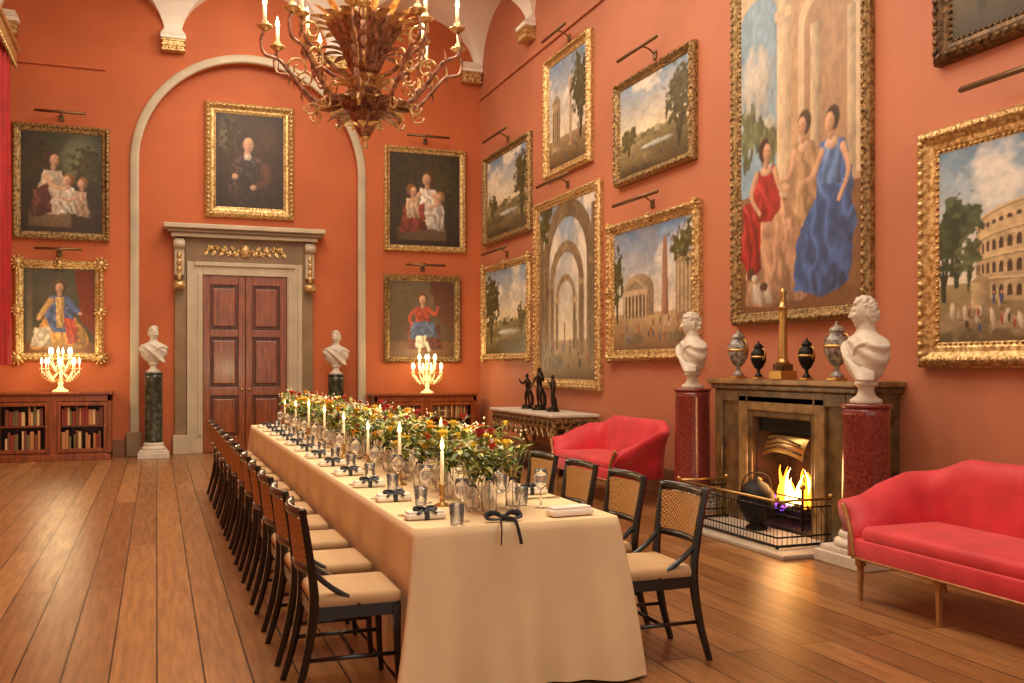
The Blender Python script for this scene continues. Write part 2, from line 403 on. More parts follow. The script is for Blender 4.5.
    def tree(s,x,y,h,w_,col,trunk=True):
        if trunk:
            for k in range(3): s.poly([(x-w_*.05,y),(x+w_*.04,y),(x+w_*(.2*k-.2)+.01,y+h*.7),(x+w_*(.2*k-.2),y+h*.7)],col*.45,warp=.01)
        d=((s.U-x)/(w_*.55))**2+((s.V-y-h*.66)/(h*.38))**2+1.1*s.n3+.9*s.nz
        m=np.clip((1-d)/.15,0,1); lt=(.6+.7*np.clip(.5+s.nf+.6*s.n3-.5*(s.U-x)/w_+.4*(s.V-y-h*.66)/h,0,1.6))[...,None]
        mm=m[...,None]; s.C=s.C*(1-mm)+np.clip(col*lt,0,1)*mm
    def folk(s,n,x0,x1,y0,y1,sz):
        cs=[C3(170,60,40),C3(60,80,130),C3(200,180,140),C3(110,80,50),C3(60,50,40)]
        for i in range(n):
            x=x0+(x1-x0)*s.r.rand(); y=y0+(y1-y0)*s.r.rand(); c=cs[s.r.randint(5)]
            s.ell(x,y+sz*.5,sz*.2/s.asp,sz*.5,c,warp=.004); s.ell(x,y+sz*1.1,sz*.12/s.asp,sz*.14,C3(210,160,120))
            s.ell(x+sz*.2,y,sz*.35/s.asp,sz*.08,C3(60,44,28),a=.6)
    def head(s,x,y,h,hair,skin=C3(222,172,136),turn=0,hs=1.15):
        rx=h*.36/s.asp; ry=h*.5
        s.ell(x-turn*rx*.3,y+h*.07,rx*hs*1.12,ry*hs*.98,hair,soft=.3,warp=.004)
        s.ell(x,y-h*.55,rx*.5,ry*.5,skin*.8,soft=.3)
        s.ell(x+turn*rx*.18,y-h*.06,rx*.82,ry*.84,skin,soft=.3,shade=.6)
        s.ell(x-turn*rx*.5,y-h*.1,rx*.3,ry*.55,skin*.6,soft=.9,a=.5)
        for k in (-1,1):
            s.ell(x+turn*rx*.35+k*rx*.34,y+h*.0,rx*.17,ry*.08,C3(70,40,30),soft=.8,a=.85); s.ell(x+turn*rx*.3+k*rx*.5,y-h*.16,rx*.22,ry*.14,C3(214,120,96),soft=.9,a=.4)
        s.ell(x+turn*rx*.45,y-h*.12,rx*.12,ry*.18,skin*.7,soft=.9,a=.7)
        s.ell(x+turn*rx*.35,y-h*.26,rx*.22,ry*.05,C3(170,70,60),soft=.7,a=.9)
    def limb(s,pts,r0,r1,col):
        P=cr([(p[0],p[1],0) for p in pts],6)
        for i,p in enumerate(P):
            r=r0+(r1-r0)*i/(len(P)-1); s.ell(p.x,p.y,r/s.asp,r,col,soft=.5,shade=.35)
    def vignette(s,k=.5):
        d=((s.U-.5)**2+(s.V-.5)**2); s.C*=np.clip(1.1-k*d*2,0.2,1.1)[...,None]
    def finish(s):
        P=np.pad(s.C,((1,1),(1,1),(0,0)),'edge'); ny,nx=s.ny,s.nx
        B=sum(P[i:i+ny,j:j+nx]*wt for i,j,wt in ((0,1,.14),(2,1,.14),(1,0,.14),(1,2,.14),(1,1,.44)))
        s.C=np.clip(B*(1+.10*s.nf[...,None]+.12*s.n3[...,None])*.90+C3(150,112,64)*.05,0,1)

def frame_mesh(wd,ht,fw,mat,beads=True,ornate=0,depth=.1):
    m=MB()
    k=fw/.15
    pr=[(0,0),(0,.05),(.02*k,.085),(.045*k,depth),(.07*k,.075),(.09*k,.055),(.115*k,.05),(.13*k,.038),(fw,.03)]
    vs=[]
    for d,p in pr:
        a,b_=wd/2-d,ht/2-d; vs+=[(-a,-p,-b_),(a,-p,-b_),(a,-p,b_),(-a,-p,b_)]
    fs=[]
    for j in range(len(pr)-1):
        for i in range(4): i2=(i+1)%4; fs.append((j*4+i,j*4+i2,(j+1)*4+i2,(j+1)*4+i))
    fs.append((0,1,2,3)[::-1])
    m.add(vs,fs,mat)
    def along(d,step,fn):
        a,b_=wd/2-d,ht/2-d
        for (x0,z_0,x1,z_1) in ((-a,-b_,a,-b_),(a,-b_,a,b_),(a,b_,-a,b_),(-a,b_,-a,-b_)):
            l=math.hypot(x1-x0,z_1-z_0); n=max(2,int(l/step)); ang=math.atan2(z_1-z_0,x1-x0)
            for i in range(n):
                t=(i+.5)/n; fn(x0+(x1-x0)*t,z_0+(z_1-z_0)*t,ang,i)
    if beads:
        along(.045*k,.075,lambda x,z,a,i:m.ball((x,-depth+.004,z),(.034,.016,.02*k),mat,6,4,R=Matrix.Rotation(-a+(.5 if i%2 else -.5),3,'Y')))
        along(fw-.02,.05,lambda x,z,a,i:m.ball((x,-.042,z),(.016,.012,.012),mat,6,4))
    if ornate:
        for cx,cz in ((-1,-1),(1,-1),(1,1),(-1,1),(0,1),(0,-1),(-1,0),(1,0)):
            x=cx*(wd/2-.05); z=cz*(ht/2-.05); sc=ornate*(1.2 if cx and cz else 1)
            m.ball((x,-.09,z),(.07*sc,.04,.07*sc),mat,10,6)
            for q in range(9):
                a=2*PI*q/9; m.ball((x+.09*sc*math.cos(a),-.075,z+.09*sc*math.sin(a)),(.045*sc,.03,.022*sc),mat,8,5,R=Matrix.Rotation(-a,3,'Y'))
    return m.mesh('frame')
def painting(name,side,a0,a1,z_0,z_1,fw,mat,draw,res=(110,130),beads=True,ornate=0,seed=1,light=True):
    wd=abs(a1-a0); ht=z_1-z_0; cz=(z_0+z_1)/2; ca=(a0+a1)/2
    if side=='back': loc=(ca,YB-.001,cz); rz=0
    elif side=='arch': loc=(ca,YD-.001,cz); rz=0
    else: loc=(XR-.001,ca,cz); rz=-PI/2
    o=place(frame_mesh(wd,ht,fw,mat,beads,ornate),name,loc,rz)
    cw,ch=wd-2*fw+.01,ht-2*fw+.01
    p=Pic(res[0],res[1],seed,cw/ch); draw(p); p.finish()
    nx,ny=res
    vs=np.zeros((ny,nx,3)); vs[...,0]=(p.U-.5)*cw; vs[...,1]=-.034; vs[...,2]=(p.V-.5)*ch
    idx=np.arange(nx*ny).reshape(ny,nx)
    fs=np.stack([idx[:-1,:-1],idx[:-1,1:],idx[1:,1:],idx[1:,:-1]],-1).reshape(-1,4)
    me=bpy.data.meshes.new('canvas'); me.from_pydata(vs.reshape(-1,3).tolist(),[],fs.tolist())
    ca_=me.color_attributes.new('Col','FLOAT_COLOR','POINT')
    col=np.ones((nx*ny,4)); col[:,:3]=np.clip(p.C,0,1).reshape(-1,3); ca_.data.foreach_set('color',col.astype(np.float32).ravel())
    me.materials.append(m_paint); place(me,'canvas',(0,0,0),0,o)
    if light:
        l=MB(); ln=min(wd*.5,1.2)
        l.tube([(-ln/2,-.26,.14),(ln/2,-.26,.14)],.022,m_rod,10)
        for s in (-1,1): l.ball((s*ln/2,-.26,.14),.022,m_rod,8,6)
        l.tube(cr([(0,0,.1),(0,-.1,.17),(0,-.2,.18),(0,-.26,.14)],4),.01,m_rod,6)
        l.b(-.04,.04,-.02,0,.05,.15,m_rod,.004)
        place(l.mesh('picture_light'),'picture_light',(loc[0],loc[1],z_1+.02) ,rz)
    return o

SK=C3(224,176,140)
def d_family(p):
    p.grad(C3(44,34,20),C3(58,62,40)); p.ell(.8,.75,.35,.3,C3(120,126,90),soft=.9,warp=.05); p.tree(.15,.3,.6,.5,C3(60,52,24)); p.tree(.85,.35,.5,.4,C3(66,62,32)); p.mix((p.V<.25)*.8,C3(66,48,28))
    p.rect(.1,.62,.05,.2,C3(120,96,64))
    p.drape([(.28,.62),(.5,.62),(.6,.4),(.68,.18),(.14,.18),(.2,.42)],C3(220,200,172)); p.drape([(.14,.42),(.32,.5),(.4,.2),(.12,.14)],C3(120,66,50))
    p.head(.4,.73,.15,C3(70,44,26),turn=1); p.drape([(.5,.46),(.66,.46),(.72,.18),(.48,.2)],C3(236,222,196)); p.head(.58,.53,.12,C3(150,104,56),turn=-1); p.drape([(.68,.42),(.8,.42),(.86,.16),(.68,.16)],C3(206,170,140)); p.head(.75,.5,.11,C3(160,110,60),turn=-1)
    p.limb([(.3,.55),(.4,.46),(.55,.44)],.03,.02,SK); p.limb([(.68,.36),(.6,.32),(.5,.34)],.02,.015,SK); p.vignette(.9)
def d_king(p):
    p.grad(C3(56,48,34),C3(84,84,66)); p.poly([(.7,1),(1,1),(1,.2),(.82,.35)],C3(120,46,24),warp=.03); p.rect(.04,.12,.1,1,C3(104,94,74)); p.rect(0,1,0,.12,C3(120,76,42))
    p.drape([(.3,.44),(.7,.46),(.94,.14),(.84,.05),(.08,.05),(.16,.24)],C3(210,156,80),4); p.drape([(.37,.68),(.63,.68),(.72,.46),(.62,.24),(.40,.24),(.28,.46)],C3(84,104,146)); p.drape([(.56,.42),(.72,.4),(.78,.12),(.62,.1)],C3(186,72,46)); p.drape([(.14,.3),(.36,.3),(.4,.08),(.1,.08)],C3(228,214,188))
    p.drape([(.44,.66),(.56,.66),(.56,.3),(.46,.3)],C3(216,176,110),2)
    p.head(.5,.78,.15,C3(96,76,58),hs=1.4); p.limb([(.38,.62),(.28,.5),(.22,.42)],.04,.03,C3(206,164,100)); p.limb([(.62,.62),(.72,.52),(.78,.48)],.04,.03,C3(84,102,146)); p.ell(.21,.4,.03,.02,SK); p.ell(.79,.47,.03,.02,SK); p.vignette(.5)
def d_man(p):
    p.grad(C3(40,26,18),C3(70,46,32)); p.ell(.2,.8,.2,.22,C3(150,132,106),soft=.9,warp=.08); p.tree(.22,.45,.5,.3,C3(70,54,30)); p.ell(.85,.75,.2,.22,C3(90,62,44),soft=.9,warp=.08)
    p.drape([(.34,.57),(.62,.57),(.84,.42),(.92,.02),(.12,.02),(.2,.4)],C3(74,46,36)); p.drape([(.38,.53),(.58,.53),(.64,.02),(.32,.02)],C3(52,42,44)); p.head(.46,.69,.2,C3(60,38,24),hs=1.3,turn=1); p.ell(.47,.545,.06,.04,C3(206,192,166),warp=.01)
    p.ell(.28,.33,.05,.035,SK*.9); p.limb([(.74,.45),(.76,.3),(.58,.22)],.05,.04,C3(96,58,42)); p.ell(.55,.22,.05,.03,SK*.9); p.vignette(1.1)
def d_mother(p):
    p.grad(C3(46,32,18),C3(62,58,36)); p.tree(.85,.3,.65,.45,C3(60,54,26)); p.tree(.12,.4,.5,.35,C3(56,50,26)); p.rect(.1,.8,.06,.2,C3(104,80,56))
    p.drape([(.42,.62),(.64,.62),(.78,.38),(.76,.16),(.4,.18)],C3(232,218,200)); p.drape([(.2,.42),(.48,.46),(.52,.16),(.14,.14)],C3(156,70,54)); p.head(.53,.73,.16,C3(90,56,30),turn=-1); p.drape([(.22,.5),(.4,.5),(.42,.3),(.24,.3)],C3(226,192,156)); p.head(.32,.59,.13,C3(140,90,50),turn=1); p.head(.7,.53,.12,C3(170,120,70),turn=-1)
    p.limb([(.62,.56),(.66,.46),(.56,.42)],.03,.02,SK); p.limb([(.42,.56),(.36,.5),(.3,.48)],.03,.02,SK); p.vignette(.9)
def d_child(p):
    p.grad(C3(70,48,30),C3(112,96,68)); p.poly([(.6,1),(1,1),(1,.3),(.75,.5)],C3(96,56,36),warp=.03); p.rect(0,1,0,.2,C3(116,78,48))
    p.drape([(.26,.4),(.76,.42),(.8,.1),(.26,.1)],C3(116,58,42)); p.drape([(.4,.66),(.6,.66),(.62,.42),(.38,.42)],C3(190,82,60)); p.drape([(.34,.46),(.66,.46),(.76,.26),(.3,.24)],C3(94,112,146)); p.drape([(.4,.28),(.56,.28),(.54,.12),(.4,.12)],C3(226,214,190))
    p.head(.5,.76,.16,C3(110,76,44)); p.limb([(.6,.62),(.7,.56),(.74,.66)],.03,.02,C3(196,88,64)); p.limb([(.4,.62),(.3,.52),(.34,.42)],.03,.02,C3(196,88,64)); p.limb([(.46,.15),(.45,.06)],.025,.02,C3(224,214,194)); p.limb([(.56,.18),(.6,.08)],.025,.02,C3(224,214,194)); p.vignette(.5)
def d_land(seed):
    def f(p):
        p.grad(C3(238,218,174),C3(124,158,186),.36,1); p.clouds(C3(244,230,204),.0,.42)
        p.grad(C3(74,58,32),C3(172,156,106),0,.38)
        for i in range(8): p.ell(p.r.rand(),.38-.05*i,.4,.045,C3(138-8*i,126-8*i,76-5*i),warp=.03,a=.8)
        p.ell(.55,.25,.25,.03,C3(200,204,192),warp=.01)
        x=.86 if seed%2 else .14
        p.tree(x,.1,.8,.34,C3(78,74,38)); p.tree(1-x,.2,.32,.2,C3(96,92,52)); p.tree(.5,.3,.12,.3,C3(104,104,64),False); p.rect(.52,.6,.36,.44,C3(176,160,124)); p.folk(6,.2,.7,.08,.2,.06)
    return f
def d_capr(p):
    p.grad(C3(234,218,184),C3(110,144,178),.25,1); p.clouds(C3(242,232,212),.0,.4); p.grad(C3(84,62,36),C3(160,138,98),0,.27)
    p.rect(.08,.3,.15,.62,C3(172,150,114),shade=.6)
    for i in range(4): p.rect(.11+.05*i,.13+.05*i,.2,.55,C3(110,88,62))
    p.poly([(.06,.62),(.32,.62),(.2,.7)],C3(150,130,100)); p.rect(.54,.61,.15,.78,C3(176,154,120),shade=.7); p.rect(.52,.63,.76,.8,C3(196,176,142))
    p.tree(.84,.15,.75,.42,C3(70,72,36)); p.folk(9,.1,.9,.05,.2,.06)
def d_ruin(p):
    p.grad(C3(236,220,180),C3(120,152,182),.2,1); p.clouds(C3(246,232,206),-.05,.4); p.grad(C3(100,74,44),C3(180,156,112),0,.22)
    st=C3(170,146,108)
    for k,(cx,r,zb,zt) in enumerate(((.52,.46,.1,.98),(.5,.3,.14,.76),(.49,.18,.17,.58))):
        c=st*(.62+.2*k); top=zt-r*.72
        ins=(np.abs(p.U-cx)<r*.72)&(p.V<top)|(((p.U-cx)/(r*.72))**2+((p.V-top)/(r*.58))**2<1)
        out=(np.abs(p.U-cx)<r)&(p.V<top)|(((p.U-cx)/r)**2+((p.V-top)/(r*.8))**2<1)
        m=(out&~ins)&(p.V>zb)
        p.mix(m*1.,c,.45)
        rr=np.sqrt(((p.U-cx)/r)**2+(np.maximum(p.V-top,0)/(r*.8))**2)
        p.mix((m&(np.sin(rr*60)>.5))*.5,c*.6,.2)
        p.mix((m&(p.U>cx))*.4,c*.5,.2)
        for s in (-1,1):
            p.rect(cx+s*r*.86-.012,cx+s*r*.86+.012,zb,top,c*.5); p.rect(cx+s*r*.86-.045,cx+s*r*.86+.045,top-.02,top+.012,c*1.3)
    p.rect(0,.08,.1,.95,st*.5,shade=.4); p.rect(.92,1,.1,.95,st*.45,shade=.4)
    for i in range(5): p.rect(.06+.2*i,.085+.2*i,.16,.32,st*.6)
    p.ell(.3,.1,.15,.05,st*.5,warp=.03); p.folk(16,.1,.9,.04,.2,.05); p.tree(.1,.75,.3,.2,C3(80,80,40),False)
def d_panth(p):
    p.grad(C3(230,214,184),C3(98,138,178),.3,1); p.clouds(C3(238,228,208),0,.45); p.grad(C3(116,86,54),C3(190,162,116),0,.3)
    st=C3(190,166,128)
    p.ell(.34,.5,.2,.13,st*.75,soft=.1); p.rect(.14,.54,.28,.5,st*.7,shade=.7); p.rect(.12,.46,.45,.49,st*1.1); p.poly([(.1,.49),(.48,.49),(.29,.6)],st*.95); p.poly([(.15,.5),(.43,.5),(.29,.58)],st*.6)
    p.rect(.13,.45,.26,.45,st*.25)
    for i in range(7): p.rect(.14+.048*i,.158+.048*i,.26,.45,st*1.15,shade=.6)
    p.poly([(.63,.22),(.72,.22),(.70,.86),(.675,.9),(.65,.86)],C3(156,116,90),shade=.8); p.rect(.6,.75,.18,.27,st)
    p.rect(.8,1,.22,.7,st*.55,shade=.3); p.rect(.78,1,.68,.72,st*.9); p.tree(.92,.55,.4,.3,C3(84,84,44),False); p.tree(.04,.22,.6,.16,C3(76,80,40))
    for i in range(4): p.rect(.82+.045*i,.84+.045*i,.28,.66,st*1.0)
    p.ell(.25,.1,.14,.07,st*.5,warp=.03); p.ell(.8,.1,.12,.05,st*.45,warp=.03); p.folk(18,.1,.9,.05,.22,.06)
def d_colos(p):
    p.grad(C3(226,214,188),C3(104,150,184),.3,1); p.clouds(C3(232,228,214),.0,.4); p.grad(C3(100,82,52),C3(158,142,98),0,.3)
    st=C3(200,174,130)
    cx,rw=.53,.36; b0,th=.24,.085
    q=np.clip(1-((p.U-cx)/rw)**2,0,1); bow=np.sqrt(q)
    def yb(k): return b0+th*k+bow*(.045*(k-1.2))
    ins=np.abs(p.U-cx)<rw
    for k in range(4):
        top=yb(k+1); m=ins&(p.V>yb(k))&(p.V<top)
        if k==3: m=m&(p.U<cx+.16+.05*p.nz)
        p.mix(m*1.,st*(.82+.07*k),.3)
        p.mix((m&(p.V>top-.012))*1.,st*1.2,.1); p.mix((m&(p.V>top-.02)&(p.V<top-.012))*1.,st*.45,.1)
    p.mix((ins*np.clip((p.U-cx+.1)/rw*.9,0,1)*((p.V>yb(0))&(p.V<yb(3))))*.6,C3(84,64,46))
    for k in range(4):
        for i in range(23):
            a=-1.42+2.84*i/22; x=cx+rw*math.sin(a); bw=math.cos(a); yy=b0+th*(k+.42)+bw*.045*(k-.7)
            if k==3 and x>cx+.15: continue
            wx=.0125*max(.25,math.cos(a)); hy=.027+.006*bw if k<3 else .012
            p.rect(x-wx,x+wx,yy-hy,yy+hy*.3,C3(70,50,36)); p.ell(x,yy+hy*.3,wx,hy*.6,C3(66,46,34),soft=.3,shade=0)
    p.tree(.08,.28,.5,.2,C3(70,86,56)); p.tree(.02,.2,.5,.16,C3(52,68,44)); p.tree(.14,.26,.3,.1,C3(84,96,60))
    p.rect(.15,.23,.16,.3,st*.7,shade=.8); p.poly([(.14,.3),(.24,.3),(.19,.34)],st*.6)
    p.ell(.13,.1,.14,.09,C3(150,130,98),warp=.05); p.ell(.36,.07,.14,.05,C3(164,144,108),warp=.04); p.ell(.7,.1,.16,.06,C3(140,116,80),warp=.03)
    for i in range(6): p.ell(.06+.06*i,.16-.012*i,.013,.05,C3(216,200,170),rot=.5*math.sin(i*3),warp=.01)
    p.folk(30,.05,.95,.03,.2,.05)
def d_ladies(p):
    p.grad(C3(140,98,62),C3(160,128,94))
    sky=C3(138,168,186)
    p.rect(0,.34,.36,1,sky); p.ell(.14,.7,.22,.12,C3(216,210,194),soft=.9,warp=.08); p.ell(.25,.55,.2,.06,C3(206,200,180),soft=.9,warp=.08); p.tree(.04,.4,.22,.3,C3(110,116,80),False); p.tree(.28,.4,.14,.2,C3(116,118,84),False)
    st=C3(206,182,146)
    p.rect(.34,.46,.3,1,st,shade=.7); p.rect(.32,.48,.86,.89,st*1.15); p.rect(.32,.48,.3,.34,st*.9)
    p.rect(.46,1,.3,1,C3(186,152,114))
    inn=(((p.U-.76)/.24)**2+((p.V-.80)/.12)**2<1)|((np.abs(p.U-.76)<.24)&(p.V<.80)&(p.V>.35))
    inn2=(((p.U-.76)/.19)**2+((p.V-.79)/.09)**2<1)|((np.abs(p.U-.76)<.19)&(p.V<.79)&(p.V>.35))
    p.mix((inn&(p.U>.46))*1.,st*1.05,.1); p.mix((inn2)*1.,C3(170,136,100),.15)
    p.rect(.62,.7,.45,.8,st*.8,shade=.8); p.rect(.9,.96,.3,.8,st*.8,shade=.5)
    p.mix(((((p.U-.17)/.2)**2+((p.V-.86)/.1)**2>1)&(p.V>.86)&(p.U<.36))*1.,st,.1)
    p.rect(0,1,0,.33,C3(124,86,54)); p.poly([(0,.0),(1,0),(1,.05),(0,.1)],C3(112,74,46))
    # middle lady seated behind
    p.drape([(.48,.47),(.65,.47),(.69,.40),(.72,.32),(.76,.2),(.6,.12),(.40,.2),(.42,.32),(.44,.40)],C3(190,152,112),3,.3,.02)
    # left lady
    p.drape([(.10,.31),(.34,.33),(.46,.30),(.60,.17),(.68,.06),(.56,.02),(.06,.02),(.04,.2)],C3(206,160,124),4,.6,.025)
    p.drape([(.01,.33),(.12,.36),(.2,.27),(.2,.14),(.08,.1),(.0,.16)],C3(184,48,42),2,.9,.025)
    p.drape([(.15,.435),(.32,.435),(.35,.36),(.38,.30),(.30,.27),(.14,.28),(.11,.36)],C3(188,54,44),2,.5,.015)
    p.ell(.24,.428,.06,.018,C3(226,184,152))
    # right lady in blue
    p.drape([(.70,.45),(.87,.45),(.93,.37),(.96,.22),(.92,.06),(.72,.03),(.48,.05),(.48,.12),(.56,.24),(.66,.30)],C3(80,116,180),4,.8,.022)
    p.drape([(.73,.44),(.85,.44),(.86,.33),(.71,.34)],C3(104,140,196),2,.1,.012)
    p.ell(.785,.447,.055,.018,C3(230,190,158)); p.ell(.565,.463,.05,.018,C3(230,190,158))
    p.limb([(.15,.42),(.1,.36),(.18,.30)],.014,.009,SK); p.limb([(.32,.42),(.37,.36),(.44,.36)],.014,.008,SK)
    p.limb([(.71,.43),(.64,.37),(.56,.36)],.014,.008,SK); p.limb([(.87,.43),(.91,.36),(.84,.29)],.014,.009,SK); p.limb([(.49,.45),(.44,.39),(.37,.38)],.014,.008,SK)
    p.head(.24,.485,.07,C3(66,42,26),turn=1); p.head(.56,.525,.07,C3(84,54,32),turn=-1); p.head(.78,.51,.07,C3(60,40,26),turn=-1)
    p.drape([(.1,.09),(.26,.1),(.3,.03),(.12,.03)],C3(206,192,170),2,.2,.02); p.ell(.1,.12,.04,.02,C3(80,54,38),warp=.01); p.ell(.13,.105,.03,.012,C3(216,204,184)); p.ell(.22,.08,.04,.016,C3(90,60,42),warp=.01)
def d_dark(p):
    p.grad(C3(120,112,76),C3(160,166,150),.35,1); p.clouds(C3(196,190,160),.0,.4); p.grad(C3(46,36,18),C3(96,84,48),0,.36); p.tree(.15,.1,.8,.4,C3(56,54,24)); p.tree(.9,.15,.6,.3,C3(60,56,26)); p.folk(5,.3,.8,.08,.2,.06)

painting('family_portrait_painting','back',-2.15,-.72,3.51,5.35,.13,m_gold2,d_family,seed=11)
painting('royal_portrait_painting','back',-2.12,-.81,1.56,3.18,.14,m_gold,d_king,ornate=.8,seed=12)
painting('gentleman_portrait_painting','arch',.76,2.26,4.03,6.0,.19,m_gold,d_man,seed=13,light=False)
painting('mother_and_children_painting','back',3.82,5.36,3.56,5.46,.12,m_gold,d_mother,seed=14)
painting('child_portrait_painting','back',3.82,5.26,1.54,3.14,.12,m_gold2,d_child,seed=15)
painting('landscape_painting','right',14.33,16.61,3.66,5.26,.13,m_gold2,d_land(1),seed=21)
painting('capriccio_painting','right',12.04,13.7,4.32,6.16,.15,m_gold,d_capr,seed=22)
painting('landscape_painting','right',14.33,16.7,1.58,3.29,.13,m_gold,d_land(2),seed=23,ornate=.6)
painting('roman_ruins_painting','right',11.74,14.1,1.15,4.03,.15,m_gold,d_ruin,res=(130,170),seed=24)
painting('landscape_painting','right',9.32,11.27,3.8,5.13,.11,m_gold2,d_land(3),res=(150,110),seed=25)
painting('pantheon_painting','right',9.22,11.48,1.55,3.34,.15,m_gold,d_panth,res=(180,140),seed=26,ornate=.5)
painting('three_ladies_portrait_painting','right',6.51,8.55,1.9,5.4,.13,m_gold2,d_ladies,res=(200,350),seed=27,light=False)
painting('colosseum_painting','right',3.5,5.96,1.48,3.31,.2,m_gold,d_colos,res=(320,230),seed=28)
painting('landscape_painting','right',3.6,5.8,3.79,5.3,.17,m_goldd,d_dark,res=(90,70),seed=29)

# ------------------------------------------------------------------ busts and pedestals
def sstep(x,a,b_):
    t=min(1,max(0,(x-a)/(b_-a))); return t*t*(3-2*t)
def bust_mesh(seed,turn=0.,hairy=1):
    rnd=random.Random(seed); m=MB(); g=m_marble
    m.lathe([(.0,0),(.115,0),(.115,.025),(.10,.035),(.07,.055),(.055,.09),(.06,.12),(.085,.135),(.085,.15),(0,.15)],g,seg=32)
    prof=[(.14,.06,.05),(.17,.10,.07),(.22,.165,.09),(.29,.21,.11),(.36,.23,.12),(.42,.235,.12),(.46,.21,.115),(.49,.15,.095),(.515,.09,.075),(.54,.064,.066),(.58,.058,.062),(.62,.058,.062)]
    seg=64; vs=[];fs=[]; Pf=[]
    for i in range(len(prof)-1):
        for k in range(4):
            t=k/4; Pf.append([prof[i][q]*(1-t)+prof[i+1][q]*t for q in range(3)])
    Pf.append(list(prof[-1]))
    for z,a,b_ in Pf:
        for i in range(seg):
            th=2*PI*i/seg; cx,cy=math.cos(th),math.sin(th)
            rx=a*math.copysign(abs(cx)**.85,cx); ry=b_*math.copysign(abs(cy)**.85,cy)
            f=1.0
            if z<.5: f+=.05*math.sin((rx*38+z*46)+2*math.sin(z*14))*(1 if cy<.3 else .4)
            vs.append((rx*f,ry*f,z))
    for j in range(len(Pf)-1):
        for i in range(seg): k=(i+1)%seg; fs.append((j*seg+i,j*seg+k,(j+1)*seg+k,(j+1)*seg+i))
    fs.append(tuple(range(seg))[::-1]); fs.append(tuple((len(Pf)-1)*seg+i for i in range(seg)))
    m.add(vs,fs,g,True)
    for k in range(6):
        o=k*.028
        m.tube(cr([(-.19+o*.5,-.03,.47-o*.3),(-.13+o,-.115,.42-o),(-.02+o,-.145,.33-o*1.0),(.1+o*.5,-.12,.26-o*.6),(.17,-.04,.22-o*.3)],6),[.012,.017,.014,.01],g,8)
    for k in range(3):
        m.tube(cr([(.2-.02*k,-.02,.44+.01*k),(.13-.03*k,-.1,.44),(.03,-.125,.40-.02*k)],6),[.012,.016,.01],g,8)
    X=Matrix.Translation((0,-.012,.665))@Matrix.Rotation(turn,4,'Z')
    S,R_=64,48; vs=[];fs=[]
    for j in range(R_+1):
        ph=PI*j/R_; z=math.cos(ph)
        for i in range(S):
            a=2*PI*i/S; x=math.sin(ph)*math.cos(a); f=math.sin(ph)*math.sin(a)
            px,pf,pz=.074*x,.094*f,.122*z
            if z<0:
                k=-z; px*=1-.22*k
                if f<0: pf*=1-.35*k
                else: pf*=1+.02*k
            wt=sstep(f,0.05,.45); ax=abs(x)
            d=.007*math.exp(-((z-.2)/.08)**2-(x/.5)**2)
            d-=.017*math.exp(-((ax-.36)/.17)**2-((z-.07)/.09)**2)
            d+=.008*math.exp(-((ax-.36)/.09)**2-((z-.06)/.05)**2)
            t=max(0,min(1,(.17-z)/.40))
            if z<-.26: t*=max(0,1-(-.26-z)/.06)
            d+=.036*t*math.exp(-(x/(.08+.09*t))**2)
            d+=math.exp(-(x/.24)**2)*(.010*math.exp(-((z+.42)/.035)**2)+.010*math.exp(-((z+.53)/.04)**2)-.006*math.exp(-((z+.475)/.015)**2))
            d+=.016*math.exp(-(x/.28)**2-((z+.82)/.15)**2)+.006*math.exp(-((ax-.5)/.2)**2-((z+.12)/.15)**2)
            pf+=d*wt
            vs.append((px,-pf,pz))
    for j in range(R_):
        for i in range(S): k=(i+1)%S; fs.append((j*S+i,(j+1)*S+i,(j+1)*S+k,j*S+k))
    m.add(vs,fs,g,True,X)
    for s in (-1,1):
        m.ball((s*.076,.01,-.005),(.012,.022,.034),g,10,8,X=X)
    for k in range(int(190*hairy)):
        z=rnd.uniform(-.45,1); a=rnd.uniform(0,2*PI); q=math.sqrt(max(0,1-z*z)); x,f=q*math.cos(a),q*math.sin(a)
        if f>.12 and z<.62-.12*abs(x): continue
        if z<.15 and f>-.12: continue
        m.ball((.077*x,-.098*f,.125*z),(rnd.uniform(.012,.02),rnd.uniform(.012,.02),rnd.uniform(.010,.017)),g,8,6,X=X)
    return m.mesh('marble_bust')
def bust(loc,rz,seed,turn,sc=1):
    o=place(bust_mesh(seed,turn),'marble_bust',(loc[0],loc[1],loc[2]+.002),rz,sc=sc)
    r=o.modifiers.new('fuse','REMESH'); r.mode='VOXEL'; r.voxel_size=.0055; r.use_smooth_shade=True
    s=o.modifiers.new('soft','SMOOTH'); s.factor=.5; s.iterations=2
    return o
def pedestal(x,y,h,r,mat,rz=0,pl=.27):
    m=MB()
    m.b(-pl,pl,-pl,pl,0,.09,m_marble,.008); m.b(-pl*.88,pl*.88,-pl*.88,pl*.88,.09,.13,m_marble,.01)
    m.lathe([(r*1.28,.13),(r*1.34,.15),(r*1.28,.18),(r*1.12,.19),(r*1.1,.2),(r*1.15,.215),(r*1.08,.24),(r*1.03,.25)],m_marble,seg=32)
    m.lathe([(r*1.03,.25),(r,.28),(r*.97,h-.1),(r*.99,h-.09),(r*.99,h-.03)],mat,seg=40)
    m.lathe([(r*1.0,h-.03),(r*1.06,h-.025),(r*1.06,h-.005),(r*.9,h)],mat,seg=40)
    m.obj('column_pedestal',(x,y,0),rz)
pedestal(5.24,8.74,1.26,.185,m_porph); bust((5.24,8.74,1.26),-PI/2-.1,3,-.3,1.0)
pedestal(5.03,5.88,1.21,.175,m_porph); bust((5.03,5.88,1.21),-PI/2-.15,4,-.25,1.02)
pedestal(-.05,16.6,1.38,.14,m_green,pl=.24); bust((-.05,16.6,1.38),.1,5,.5,.95)
